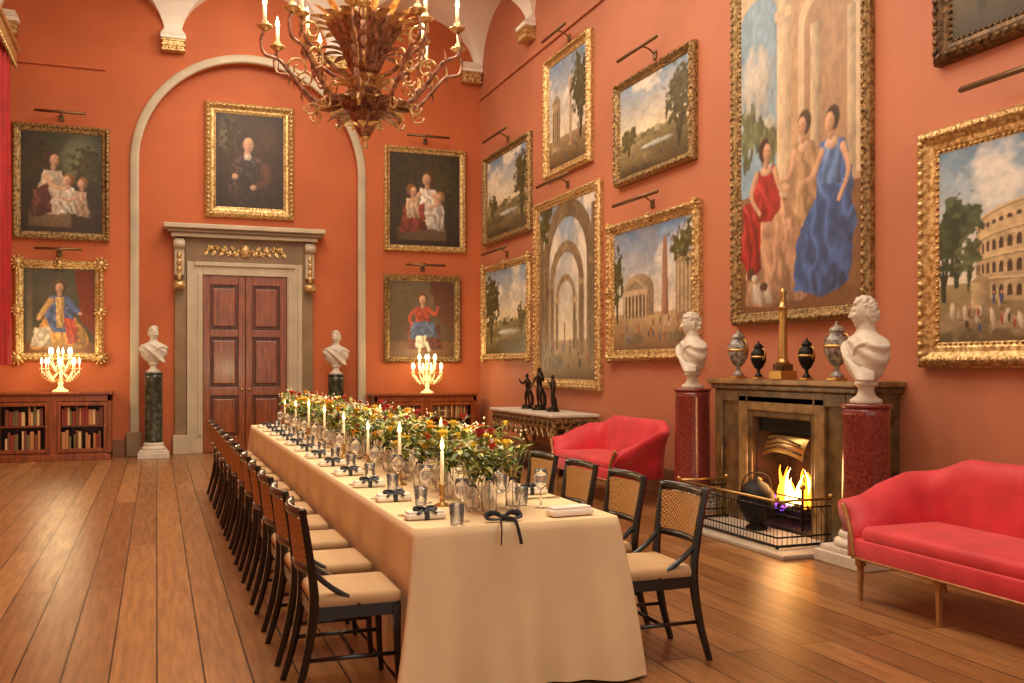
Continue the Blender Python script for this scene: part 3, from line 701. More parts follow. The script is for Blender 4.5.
pedestal(2.9,16.6,1.34,.14,m_green,pl=.24); bust((2.9,16.6,1.34),-.1,6,-.5,.95)

# ------------------------------------------------------------------ fireplace
FX,FY0,FY1,FH=5.2,6.2,8.25,1.37
oy0,oy1,oz=6.78,7.64,1.02
m=MB(); e=XR-.002
m.b(FX+.03,e,FY0+.02,oy0,0,FH-.09,m_mant,.006); m.b(FX+.03,e,oy1,FY1-.02,0,FH-.09,m_mant,.006); m.b(FX+.03,e,oy0,oy1,oz,FH-.09,m_mant)
for (a,b_,c,d,mt,dx) in ((FY0,FY0+.12,0,FH-.1,m_mant,0),(FY1-.12,FY1,0,FH-.1,m_mant,0),(FY0+.12,FY1-.12,FH-.22,FH-.1,m_mant,0),
   (oy0-.2,oy0-.06,0,oz+.2,m_mant2,-.0),(oy1+.06,oy1+.2,0,oz+.2,m_mant2,0),(oy0-.06,oy1+.06,oz+.06,oz+.2,m_mant2,0),
   (oy0-.06,oy0,0,oz+.06,m_mant,.015),(oy1,oy1+.06,0,oz+.06,m_mant,.015),(oy0,oy1,oz,oz+.06,m_mant,.015)):
    m.b(FX+dx,FX+.05,a,b_,c,d,mt,.012)
m.b(FX-.03,e,FY0-.03,FY1+.03,FH-.1,FH-.05,m_mant,.012); m.b(FX-.06,e,FY0-.06,FY1+.06,FH-.05,FH,m_mant2,.012)
m.b(XR-.06,XR-.004,oy0,oy1,0,oz,m_soot); m.b(FX+.06,XR-.05,oy0,oy0+.03,0,oz,m_soot); m.b(FX+.06,XR-.05,oy1-.03,oy1,0,oz,m_soot); m.b(FX+.02,XR-.05,oy0,oy1,0.03,.06,m_soot)
def hood(u,v):
    y=oy0+.14+(oy1-oy0-.28)*u; t=2*u-1
    zt=oz-.12; zb=.66+.06*(1-t*t); z=zt+(zb-zt)*v
    return (FX+.14-.14*math.sin(v*PI/2)*(1-.3*t*t),y,z)
m.grid(hood,16,10,m_brass); m.b(FX+.08,FX+.2,oy0+.03,oy1-.03,oz-.13,oz,m_iron)
for z_ in (.78,.86): m.tube([(FX+.03,oy0+.16,z_-.06),(FX+.01,(oy0+oy1)/2,z_+.0),(FX+.03,oy1-.16,z_-.06)],.012,m_goldd,6)
m.obj('fireplace')
m=MB(); m.b(4.5,5.2,6.18,8.1,0,.035,m_hearth,.008); m.obj('hearth_slab')
m=MB(); gx0,gx1,gy0,gy1=5.24,5.52,6.92,7.54
for y in (gy0,gy1):
    for x in (gx0,gx1): m.tube([(x,y,.06),(x,y,.42 if x==gx0 else .34)],.013,m_iron,8)
    m.ball((gx0,y,.44),.028,m_brass)
for z in (.16,.22,.28,.34): m.tube([(gx0,gy0,z),(gx0,gy1,z)],.008,m_iron,6); m.tube([(gx1,gy0,z),(gx1,gy1,z)],.008,m_iron,6)
for i in range(9):
    y=gy0+(gy1-gy0)*i/8; m.tube([(gx0,y,.16),(gx1,y,.16)],.008,m_iron,6)
for i in range(5):
    y=gy0+.1+.1*i; m.tube([(gx0+.03,y-.05,.2+.03*(i%2)),(gx1-.02,y+.08,.27)],.035,m_soot,8)
rnd=random.Random(3)
def flame(m,x,y,z,h,r,mat,n=6):
    ph=rnd.uniform(0,6); m.tube([(x+.03*h*math.sin(ph+3*t)*t*2,y+.25*h*math.sin(ph+5*t)*t*.6,z+h*t) for t in [i/8 for i in range(9)]],[r*.5,r,r*.95,r*.75,r*.5,r*.3,r*.15,.002],mat,n)
m.obj('fire_grate')
m=MB()
for i in range(13): flame(m,rnd.uniform(5.3,5.44),rnd.uniform(6.98,7.36),.24,rnd.uniform(.18,.36),rnd.uniform(.025,.045),m_flame2 if i%3 else m_flame)
for i in range(9): flame(m,rnd.uniform(5.27,5.4),rnd.uniform(6.98,7.45),.19,rnd.uniform(.06,.14),.03,m_flame3)
m.obj('fireplace_flames')
m=MB(); m.lathe([(.09,0),(.1,.02),(.06,.05),(.1,.09),(.15,.17),(.165,.25),(.15,.33),(.10,.40),(.04,.44),(.015,.45),(.02,.47),(0,.48)],m_iron,seg=28,flute=.02,fn=14)
m.tube(cr([(-.16,0,.28),(-.13,0,.46),(0,0,.51),(.13,0,.46),(.16,0,.28)],5),.006,m_iron,6); m.obj('coal_scuttle',(5.02,7.28,.035))
m=MB(); fx0,fx1,fy0,fy1=4.62,5.14,6.42,7.95
path=[(fx1,fy0),(fx0,fy0),(fx0,fy1),(fx1,fy1)]
for z,r in ((.02,.012),(.09,.008),(.38,.011),(.32,.007)):
    for i in range(3): m.tube([(*path[i],z),(*path[i+1],z)],r,m_brass if z==.38 else m_iron,6)
for i in range(3):
    a,b_=Vector(path[i]),Vector(path[i+1]); n=int((b_-a).length/.045)
    for k in range(n+1):
        p=a+(b_-a)*k/n; m.tube([(p.x,p.y,.02),(p.x,p.y,.38)],.0028,m_iron,4)
    for k in range(n//2+1):
        if k*2+2<=n:
            p=a+(b_-a)*(k*2)/n; q=a+(b_-a)*(k*2+2)/n; mid=(p+q)/2; m.tube(cr([(p.x,p.y,.32),(mid.x,mid.y,.23),(q.x,q.y,.32)],4),.0025,m_iron,4)
for p in path: m.ball((*p,.40),.02,m_brass); m.ball((*p,.018),.018,m_iron)
m.obj('fireplace_fender',(0,0,.035))
def urn(h,r,mat,name,loc,metal=m_brass):
    m=MB(); pr=[(0,0),(.5,0),(.5,.05),(.3,.09),(.18,.16),(.2,.2),(.55,.27),(.9,.42),(1,.56),(.92,.68),(.6,.76),(.5,.79),(.62,.82),(.62,.84),(.4,.9),(.12,.94),(.1,.96),(.14,.98),(0,1)]
    m.b(-r*.55,r*.55,-r*.55,r*.55,0,h*.05,metal,.003)
    m.lathe([(a*r,b_*h*.96+h*.04) for a,b_ in pr],mat,seg=24)
    for s in (-1,1): m.tube(cr([(0,s*r*.9,h*.5),(0,s*r*1.35,h*.62),(0,s*r*1.2,h*.76),(0,s*r*.62,h*.78)],4),.008,metal,6)
    m.lathe([(r*1.01,h*.55),(r*1.03,h*.57),(r*1.01,h*.6)],metal,seg=24)
    m.obj(name,loc)
mx=5.36
urn(.48,.105,m_urn,'porcelain_urn',(mx,8.08,FH)); urn(.36,.075,m_iron,'black_urn',(mx,7.74,FH)); urn(.37,.075,m_iron,'black_urn',(mx,7.02,FH)); urn(.5,.11,m_urn,'porcelain_urn',(mx,6.62,FH))
m=MB(); m.b(-.09,.09,-.09,.09,0,.08,m_brass,.006); m.b(-.065,.065,-.065,.065,.08,.14,m_goldd,.006)
m.lathe([(.06,.14),(.06,.16),(.042,.18),(.04,.2),(.034,.62),(.04,.64),(.055,.66),(.03,.67),(.03,.72),(.02,.76),(.035,.79),(.012,.82),(0,.85)],m_brass,seg=24,flute=.03,fn=12)
m.obj('gilt_column_ornament',(mx,7.36,FH))

# ------------------------------------------------------------------ settees
def settee(Ln,loc,D=.68):
    m=MB(); R=.16; hl=Ln/2
    P=[(-hl-.05,-D/2+.02),(-hl-.01,-D/4),(-hl,0),(-hl,D/2-R)]
    for i in range(1,7): a=PI-PI/2*i/6; P.append((-hl+R+R*math.cos(a),D/2-R+R*math.sin(a)))
    nb=24
    for i in range(1,nb): P.append((-hl+R+(Ln-2*R)*i/nb,D/2))
    Q=[(-x,y) for x,y in P[:10]][::-1]; P=P+Q
    n=len(P); ds=[0]
    for i in range(1,n): ds.append(ds[-1]+math.dist(P[i],P[i-1]))
    T=ds[-1]; vs=[];fs=[]
    for i in range(n):
        a=Vector(P[max(0,i-1)]);b_=Vector(P[min(n-1,i+1)]); t=(b_-a).normalized(); nr=Vector((-t.y,t.x))
        if nr.dot(Vector(P[i]))<0: nr=-nr
        s=min(ds[i],T-ds[i]); armL=D-.1
        if s<armL: h=.60+.18*sstep(s,0,armL)
        else: h=.78+.10*sstep(s,armL,armL+Ln*.12)
        fl=.10*(1-sstep(s,armL*.6,armL+.2))+.05
        bx=Vector(P[i]); th=.045
        sec=[(-th,.36),(-th,.5),(-th+fl*.25,h-.12),(-th+fl*.6,h-.04),(-th*.6+fl,h),(fl,h+.015),(fl+th*.8,h),(fl+th,h-.035),(fl+th*.6,h-.08),(th+fl*.3,h-.18),(th,.45),(th,.27),(-th,.27)]
        for o,z in sec: q=bx+nr*o; vs.append((q.x,q.y,z))
    k=13
    for i in range(n-1):
        for j in range(k): j2=(j+1)%k; fs.append((i*k+j,i*k+j2,(i+1)*k+j2,(i+1)*k+j))
    fs.append(tuple(range(k))[::-1]); fs.append(tuple((n-1)*k+j for j in range(k)))
    m.add(vs,fs,m_red,True)
    m.box((0,-.01,.33),(Ln+.02,D-.02,.14),m_red,.02)
    m.box((0,-.02,.425),(Ln-.09,D-.05,.12),m_red,.05)
    for s in (-1,1):
        m.tube(cr([(s*(hl+.0),-D/2+.0,.27),(s*(hl+.02),-D/2+.0,.42),(s*(hl+.07),-D/2+.01,.52),(s*(hl+.12),-D/2+.02,.60)],5),[.014,.016,.014,.02],m_goldw,8)
    m.tube([(-hl,-D/2-.0,.275),(hl,-D/2-.0,.275)],.008,m_goldw,8)
    nleg=3 if Ln<1.7 else 4
    for i in range(nleg):
        x=-hl+.02+(Ln-.04)*i/(nleg-1); m.tube([(x,-D/2+.04,.0),(x,-D/2+.04,.28)],[.014,.024],m_goldw,4,smooth=False); m.box((x,-D/2+.04,.25),(.05,.05,.06),m_goldw,.006)
    for s in (-1,1): m.tube([(s*(hl-.03),D/2+.04,.0),(s*(hl-.03),D/2-.03,.28)],[.014,.024],m_goldw,4,smooth=False)
    m.obj('red_settee',loc,-PI/2)
settee(2.0,(4.5,3.98,0)); settee(1.5,(4.82,9.92,0))

# ------------------------------------------------------------------ bookcases
def bookcase(x0,x1,name,h,books=True):
    D=.46; y0=YB-.04-D; y1=YB-.04; m=MB(); mt=m_mahog
    m.b(x0,x0+.06,y0,y1,0,h-.05,mt,.006); m.b(x1-.06,x1,y0,y1,0,h-.05,mt,.006); m.b(x0,x1,y1-.03,y1,0,h-.05,m_mahogd)
    m.b(x0,x1,y0,y1,.0,.12,mt,.006); m.b(x0-.03,x1+.03,y0-.03,y1,h-.05,h,mt,.012); m.b(x0,x1,y0,y1,h-.15,h-.05,mt,.006)
    xm=(x0+x1)/2; m.b(xm-.06,xm+.06,y0,y1,.12,h-.15,mt,.006); m.b(x0,x1,y0-.015,y0+.02,.0,.09,mt,.006)
    for a,b_ in ((x0+.06,xm-.06),(xm+.06,x1-.06)):
        for q in ((a,a+.05),(b_-.05,b_)): m.b(*q,y0-.012,y0+.015,.13,h-.16,mt,.005)
        m.b(a+.05,b_-.05,y0-.012,y0+.015,.13,.19,mt,.005); m.b(a+.05,b_-.05,y0-.012,y0+.015,h-.22,h-.16,mt,.005)
        m.b(a,b_,y0+.05,y1,.53,.555,mt)
        m.ball((b_-.025,y0-.02,h*.5),.012,m_brass)
        if not books:
            for i in range(1,6):
                x=a+.05+(b_-a-.1)*i/6; m.tube([(x,y0,.19),(x,y0,h-.22)],.005,m_brass,5)
            for i in range(1,6):
                z=.19+(h-.41)*i/6; m.tube([(a+.05,y0,z),(b_-.05,y0,z)],.005,m_brass,5)
    o=m.obj(name)
    bk=MB(); r=random.Random(int(x0*10)+50)
    for a,b_ in ((x0+.12,xm-.12),(xm+.12,x1-.12)):
        for zb,zh in ((.125,.38),(.556,.34)):
            x=a
            while x<b_-.05:
                w_=r.uniform(.03,.06); hh=zh*r.uniform(.6,.92)
                if r.random()<.85: bk.b(x,x+w_-.004,y0+.04,y0+.36,zb,zb+hh,r.choice(m_books),.004)
                x+=w_
    bk.obj('books',parent=o)
bookcase(-2.36,-.68,'mahogany_bookcase',1.08); bookcase(3.55,5.42,'mahogany_bookcase',1.0,False)

def girandole(loc):
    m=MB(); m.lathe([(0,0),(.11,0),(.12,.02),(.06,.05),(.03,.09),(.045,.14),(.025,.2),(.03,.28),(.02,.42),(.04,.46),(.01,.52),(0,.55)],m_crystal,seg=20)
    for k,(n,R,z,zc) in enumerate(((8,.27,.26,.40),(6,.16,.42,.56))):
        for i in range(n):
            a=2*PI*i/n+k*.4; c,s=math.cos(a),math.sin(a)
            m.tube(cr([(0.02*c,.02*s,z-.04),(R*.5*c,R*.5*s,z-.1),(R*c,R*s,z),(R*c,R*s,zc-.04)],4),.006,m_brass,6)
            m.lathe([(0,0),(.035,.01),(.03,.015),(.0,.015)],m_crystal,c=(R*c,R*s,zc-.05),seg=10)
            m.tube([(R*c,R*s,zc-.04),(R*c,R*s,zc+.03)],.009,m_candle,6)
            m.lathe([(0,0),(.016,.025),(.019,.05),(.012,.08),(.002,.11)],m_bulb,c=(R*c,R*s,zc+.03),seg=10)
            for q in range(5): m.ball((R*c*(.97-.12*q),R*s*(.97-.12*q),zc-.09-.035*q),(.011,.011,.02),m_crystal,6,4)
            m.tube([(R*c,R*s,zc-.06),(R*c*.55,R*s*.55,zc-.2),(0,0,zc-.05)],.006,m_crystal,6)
    m.obj('crystal_girandole',loc)
girandole((-1.42,16.62,1.08)); girandole((4.53,16.62,1.0))

# ------------------------------------------------------------------ console table and bronzes
def console():
    m=MB(); x0,x1,y0,y1,h=4.92,5.60,11.75,14.2,.84
    m.b(x0-.03,x1,y0-.03,y1+.03,h-.045,h,m_marble,.012); m.b(x0,x1,y0,y1,h-.2,h-.045,m_gold2,.01)
    for i in range(14):
        y=y0+.1+(y1-y0-.2)*i/13; m.ball((x0-.005,y,h-.12),(.02,.055,.04),m_goldd,8,6)
    for i in range(5):
        x=x0+.08+.12*i; m.ball((x,y0-.005,h-.12),(.045,.02,.04),m_goldd,8,6)
    for i in range(12):
        a=y0+(y1-y0)*i/12; b_=y0+(y1-y0)*(i+1)/12; m.tube(cr([(x0+.01,a,h-.2),(x0,(a+b_)/2,h-.32),(x0+.01,b_,h-.2)],5),.016,m_gold2,6)
    for i in range(3):
        a=x0+(x1-x0)*i/3; b_=x0+(x1-x0)*(i+1)/3; m.tube(cr([(a,y0+.01,h-.2),((a+b_)/2,y0,h-.32),(b_,y0+.01,h-.2)],5),.016,m_gold2,6)
    for y in (y0+.06,(y0+y1)/2,y1-.06):
        for x,s in ((x0+.05,-1),(x1-.06,0)):
            m.tube(cr([(x,y,h-.2),(x+s*.02,y,h-.32),(x+.06,y,.36),(x+.03,y,.16),(x+s*.02,y,.05),(x,y,.0)],5),[.05,.055,.03,.025,.03,.045],m_gold2,8)
    m.b(x0+.05,x1-.03,y0+.05,y1-.05,.13,.17,m_goldd,.01)
    m.obj('gilt_console_table')
console()
def statuette(loc,h,pose,rz):
    m=MB(); g=m_bronze; k=h/1.0
    X=Matrix.Scale(k,4)
    m.lathe([(.17,0),(.18,.03),(.14,.05),(.14,.09),(.16,.11),(0,.11)],g,seg=20,X=X)
    s=.07*pose
    m.tube(cr([(-.05,0,.11),(-.05,-.02,.3),(-.05+s*.2,0,.50)],5),[.022,.035,.052],g,10,X=X)
    m.tube(cr([(.08,.02,.11),(.09,-.03,.3),(.04+s*.2,0,.50)],5),[.022,.035,.052],g,10,X=X)
    m.tube([(-.05,-.05,.115),(-.05,.02,.12)],.022,g,8,X=X); m.tube([(.09,-.04,.115),(.08,.03,.12)],.022,g,8,X=X)
    m.tube(cr([(0,0,.46),(s*.3,0,.56),(s*.2,0,.68),(0,0,.76),(0,0,.84)],5),[.07,.06,.075,.08,.03],g,12,X=X)
    m.ball((0,-.01,.89),(.042,.05,.06),g,12,8,X=X)
    m.tube(cr([(-.09,0,.74),(-.2,-.03,.68),(-.2-.05*pose,-.1,.80 if pose>0 else .56)],5),[.034,.028,.018],g,8,X=X)
    m.tube(cr([(.09,0,.74),(.19,.0,.66),(.22,-.06,.5 if pose>0 else .86)],5),[.034,.028,.018],g,8,X=X)
    m.tube(cr([(.22,-.06,.5),(.2,.02,.3),(.14,.06,.11)],5),[.03,.05,.04],g,8,X=X)
    o=m.obj('bronze_statuette',loc,rz)
    r=o.modifiers.new('fuse','REMESH'); r.mode='VOXEL'; r.voxel_size=.006; r.use_smooth_shade=True
    return o
statuette((5.26,13.55,.84),.56,1,-1.3); statuette((5.26,13.05,.84),.66,-1,-1.5); statuette((5.26,12.55,.84),.55,1,-1.8)

# ------------------------------------------------------------------ dining table
TX0,TX1,TY0,TY1,TZ=1.08,2.12,4.2,12.2,.76
m=MB(); m.b(TX0+.03,TX1-.03,TY0+.03,TY1-.03,TZ-.05,TZ-.006,m_mahog,.005)
for y in (4.6,6.5,8.2,9.9,11.8):
    for x in (1.25,1.95): m.b(x-.03,x+.03,y-.03,y+.03,0,TZ-.05,m_mahog)
tb=m.obj('dining_table')
m=MB()
cx,cy=(TX0+TX1)/2,(TY0+TY1)/2; hx,hy,rc=(TX1-TX0)/2,(TY1-TY0)/2,.035
pts=[];
def seg_(p,q,nrm,st=.016):
    n=int(math.dist(p,q)/st)
    for i in range(n): t=i/n; pts.append((p[0]+(q[0]-p[0])*t,p[1]+(q[1]-p[1])*t,nrm[0],nrm[1]))
def corn(cx_,cy_,a0):
    for i in range(10): a=a0+PI/2*i/10; pts.append((cx_+rc*math.cos(a),cy_+rc*math.sin(a),math.cos(a),math.sin(a)))
seg_((-hx+rc,-hy),(hx-rc,-hy),(0,-1)); corn(hx-rc,-hy+rc,-PI/2)
seg_((hx,-hy+rc),(hx,hy-rc),(1,0),.03); corn(hx-rc,hy-rc,0)
seg_((hx-rc,hy),(-hx+rc,hy),(0,1)); corn(-hx+rc,hy-rc,PI/2)
seg_((-hx,hy-rc),(-hx,-hy+rc),(-1,0),.03); corn(-hx+rc,-hy+rc,PI)
n=len(pts); rows=18; vs=[];fs=[]
for j in range(rows+1):
    t=j/rows; z=TZ-(TZ-.015)*t
    for i,(x,y,nx,ny) in enumerate(pts):
        endw=abs(ny)
        e=math.exp(-((abs(x)-hx)/.13)**2-((abs(y)-hy)/.10)**2)
        A=t**1.1*(.004+.028*endw+.02*e)
        sh=abs(math.sin(x*8.5+.9+.8*t))**1.6
        o=A*(1.3*sh+.5*math.sin(x*34+2-1.2*t)+.7*math.sin(y*23+1.2*math.sin(y*3))) + t*(.004+.04*endw)
        ox=math.copysign(1,x)*e*t*(.085*endw+.02); oy=math.copysign(1,y)*e*t*.07
        if j==0: o-=.006
        vs.append((cx+x+nx*o+ox,cy+y+ny*o+oy,z+(.0 if j else .002)))
for j in range(rows):
    for i in range(n): k=(i+1)%n; fs.append((j*n+i,(j+1)*n+i,(j+1)*n+k,j*n+k))
fs.append(tuple(range(n)))
m.add(vs,fs,m_cloth,True)
m.sm[-1]=False
m.obj('tablecloth',parent=tb)

# ------------------------------------------------------------------ chairs
def chair():
    m=MB(); B=m_black
    for s in (-1,1):
        m.tube(cr([(-.29,s*.205,0),(-.235,s*.20,.2),(-.2,s*.2,.43),(-.215,s*.21,.62),(-.255,s*.225,.87)],6),[.016,.02,.024,.02,.017],B,6,smooth=False)
        m.tube(cr([(.185,s*.205,0),(.172,s*.205,.2),(.17,s*.205,.42)],5),[.015,.019,.024],B,4,smooth=False)
        m.b(-.2,.17,s*.195-.014,s*.195+.014,.375,.435,B,.004)
        m.tube([(-.225,s*.2,.2),(.175,s*.205,.2)],.010,B,6)
        m.tube(cr([(-.215,s*.205,.60),(-.13,s*.2,.52),(-.02,s*.2,.45),(.0,s*.198,.43)],5),[.014,.014,.014],B,6)
    m.b(.16,.19,-.2,.2,.375,.435,B,.004); m.b(-.21,-.185,-.2,.2,.375,.435,B,.004)
    m.tube([(-.02,-.2,.2),(-.02,.2,.2)],.010,B,6)
    m.box((-.005,0,.455),(.40,.43,.065),m_cush,.03)
    def bx(t,z): return -.21-.045*(1-t*t)-.12*max(0,z-.6)
    m.grid(lambda u,v:(bx(2*u-1,.62+.2*v),.21*(2*u-1),.62+.2*v),13,6,m_cane)
    m.grid(lambda u,v:(bx(2*u-1,.62+.2*v)-.006,.21*(2*u-1),.62+.2*v),13,6,m_cane,flip=True)
    for z,r in ((.85,.024),(.60,.02)):
        m.tube([(bx(t,z)-.003,.222*t,z) for t in [-1+2*i/12 for i in range(13)]],r,B,6,flat=.55)
    return m.mesh('dining_chair')
chm=chair()
for i in range(12):
    place(chm,'dining_chair',(.85,4.46+.645*i,0),random.uniform(-.03,.03))
    place(chm,'dining_chair',(2.35,4.44+.645*i,0),PI+random.uniform(-.03,.03))

# ------------------------------------------------------------------ table dressing
def bloom(m,c,r,mat,rnd):
    c=Vector(c); m.ball(c,r*.35,mat,6,4)
    for k in range(3):
        n=5+k
        for i in range(n):
            a=2*PI*i/n+k*.5+rnd.random()*.3; el=1.1-.45*k
            d=Vector((math.cos(a)*math.cos(el),math.sin(a)*math.cos(el),math.sin(el)))
            m.leaf(c,d,(0,0,1),r*(.75+.18*k),r*.75,mat,-.35,3)
def flowers(seed):
    rnd=random.Random(seed); m=MB()
    for q in range(4):
        vx,vy=(-.11,.0,.1,.03)[q]*1.0,(-.02,-.15,.02,.15)[q]; h=(.16,.2,.13,.18)[q]; r=.038
        m.lathe([(r*.6,0),(r,.01),(r,h*.6),(r*.6,h*.8),(r*.55,h),(r*.5,h),(r*.5,h*.8),(r*.9,h*.6),(r*.9,.015),(0,.012)],m_glass,c=(vx,vy,0),seg=14)
        for i in range(8):
            a=rnd.uniform(0,2*PI); sp=rnd.uniform(.02,.14); H=rnd.uniform(.2,.42)
            t=(vx+sp*math.cos(a),vy+sp*math.sin(a),H)
            m.tube([(vx,vy,.02),(vx,vy,h*.9),((vx+t[0])/2,(vy+t[1])/2,(h+H)/2+.02),t],.003,m_leaf[0],4)
            if i<4: bloom(m,t,rnd.uniform(.022,.045),m_pet[rnd.choice([0,0,0,1,2,2,2,3,4])],rnd)
            for j in range(8):
                f=rnd.uniform(.25,1.0); b_=(vx+(t[0]-vx)*f,vy+(t[1]-vy)*f,h*.9+(H-h*.9)*f); aa=rnd.uniform(0,2*PI)
                m.leaf(b_,(math.cos(aa),math.sin(aa),rnd.uniform(-.1,1.3)),(0,0,1),rnd.uniform(.05,.11),rnd.uniform(.016,.032),m_leaf[rnd.choice([0,1,1,2])],.35,4)
            if i%4==0:
                for j in range(6): m.ball((t[0]+rnd.uniform(-.04,.04),t[1]+rnd.uniform(-.04,.04),t[2]+rnd.uniform(0,.05)),.006,m_pet[3],5,4)
    return m.mesh('flower_arrangement')
fv=[flowers(i) for i in range(5)]
TT=TZ+.003
for i in range(16): place(fv[i%5],'flower_arrangement',(cx+.02*math.sin(i*2),4.62+.482*i,TT),random.uniform(-.3,.3)+(PI if i%3==0 else 0),sc=1.0)
m=MB(); m.lathe([(0,0),(.045,0),(.045,.006),(.014,.02),(.012,.05),(.02,.06),(.012,.07),(.016,.1),(.019,.12),(.0,.12)],m_brass,seg=16)
m.lathe([(.011,.11),(.010,.30),(.0,.302)],m_candle,seg=12); m.lathe([(.0,.303),(.009,.316),(.011,.33),(.007,.352),(.001,.378)],m_flame,seg=10)
cdm=m.mesh('candlestick')
for i in range(16):
    place(cdm,'candlestick',(cx+(.20 if i%2 else -.2),4.84+.47*i,TT),0,sc=random.uniform(.85,1.08))
m=MB(); m.lathe([(0,0),(.034,0),(.034,.003),(.006,.008),(.004,.09),(.02,.105),(.034,.13),(.037,.16),(.031,.2),(.030,.2),(.035,.16),(.032,.132),(.018,.108),(0,.1)],m_glass,seg=18); wg=m.mesh('wine_glass')
m=MB(); m.lathe([(0,0),(.03,0),(.036,.095),(.0345,.095),(.029,.006),(0,.006)],m_glass,seg=18); tg=m.mesh('water_tumbler')
def napkin(bow=True):
    m=MB(); m.box((0,0,.016),(.20,.085,.028),m_nap,.012); m.box((0.0,.004,.034),(.18,.07,.012),m_nap,.005)
    if bow:
        m.b(-.012,.012,-.046,.046,-.0,.045,m_rib,.004)
        for s in (-1,1):
            m.tube(cr([(0,0,.045),(s*.022,s*.008,.058),(s*.05,.008,.054),(s*.045,-.008,.045),(0,0,.044)],4),.007,m_rib,6,flat=1.6)
            m.tube(cr([(0,0,.046),(s*.03,-.03,.044),(s*.045,-.045,.03)],4),.005,m_rib,6,flat=2)
    return m.mesh('napkin_with_ribbon')
nm=napkin(); nm2=napkin(False)
m=MB()
for k in range(3): m.b(-.1,.09,.012+.022*k-.004,.018+.022*k-.002,.0,.004,m_silver); m.ball((.09,.013+.022*k,.004),(.025,.009,.003),m_silver,8,5)
ct=m.mesh('cutlery')
for i in range(12):
    y=4.46+.645*i
    for s,px in ((-1,TX0),(1,TX1)):
        r=0 if s<0 else PI
        if i==0 and s>0: continue
        place(nm,'napkin_with_ribbon',(px-s*.125,y,TT),r+.15*math.sin(i*3),sc=1)
        place(ct,'cutlery',(px-s*.125,y+s*(-.12)-.03,TT),r)
        place(wg,'wine_glass',(px-s*.27,y+.13*s,TT)); place(tg,'water_tumbler',(px-s*.22,y+.21*s,TT))
place(wg,'wine_glass',(1.86,4.6,TT)); place(tg,'water_tumbler',(1.8,4.72,TT))
m=MB()
for s in (-1,1):
    m.tube(cr([(0,0,.015),(s*.035,.01,.04),(s*.075,.01,.036),(s*.08,0,.018),(s*.035,-.005,.012),(0,0,.014)],5),[.008,.013,.017,.017,.012,.008],m_rib,8,flat=.4)
    m.tube(cr([(0,-.005,.016),(s*.025,-.03,.016),(s*.035,-.068,.012),(s*.04,-.092,-.02),(s*.05,-.112,-.09)],5),.014,m_rib,6,flat=.25)
m.ball((0,0,.024),(.015,.014,.012),m_rib); m.obj('ribbon_bow',(1.53,TY0+.055,TT))
place(nm2,'rolled_napkin',(1.9,TY0+.12,TT),.1,sc=1.15)
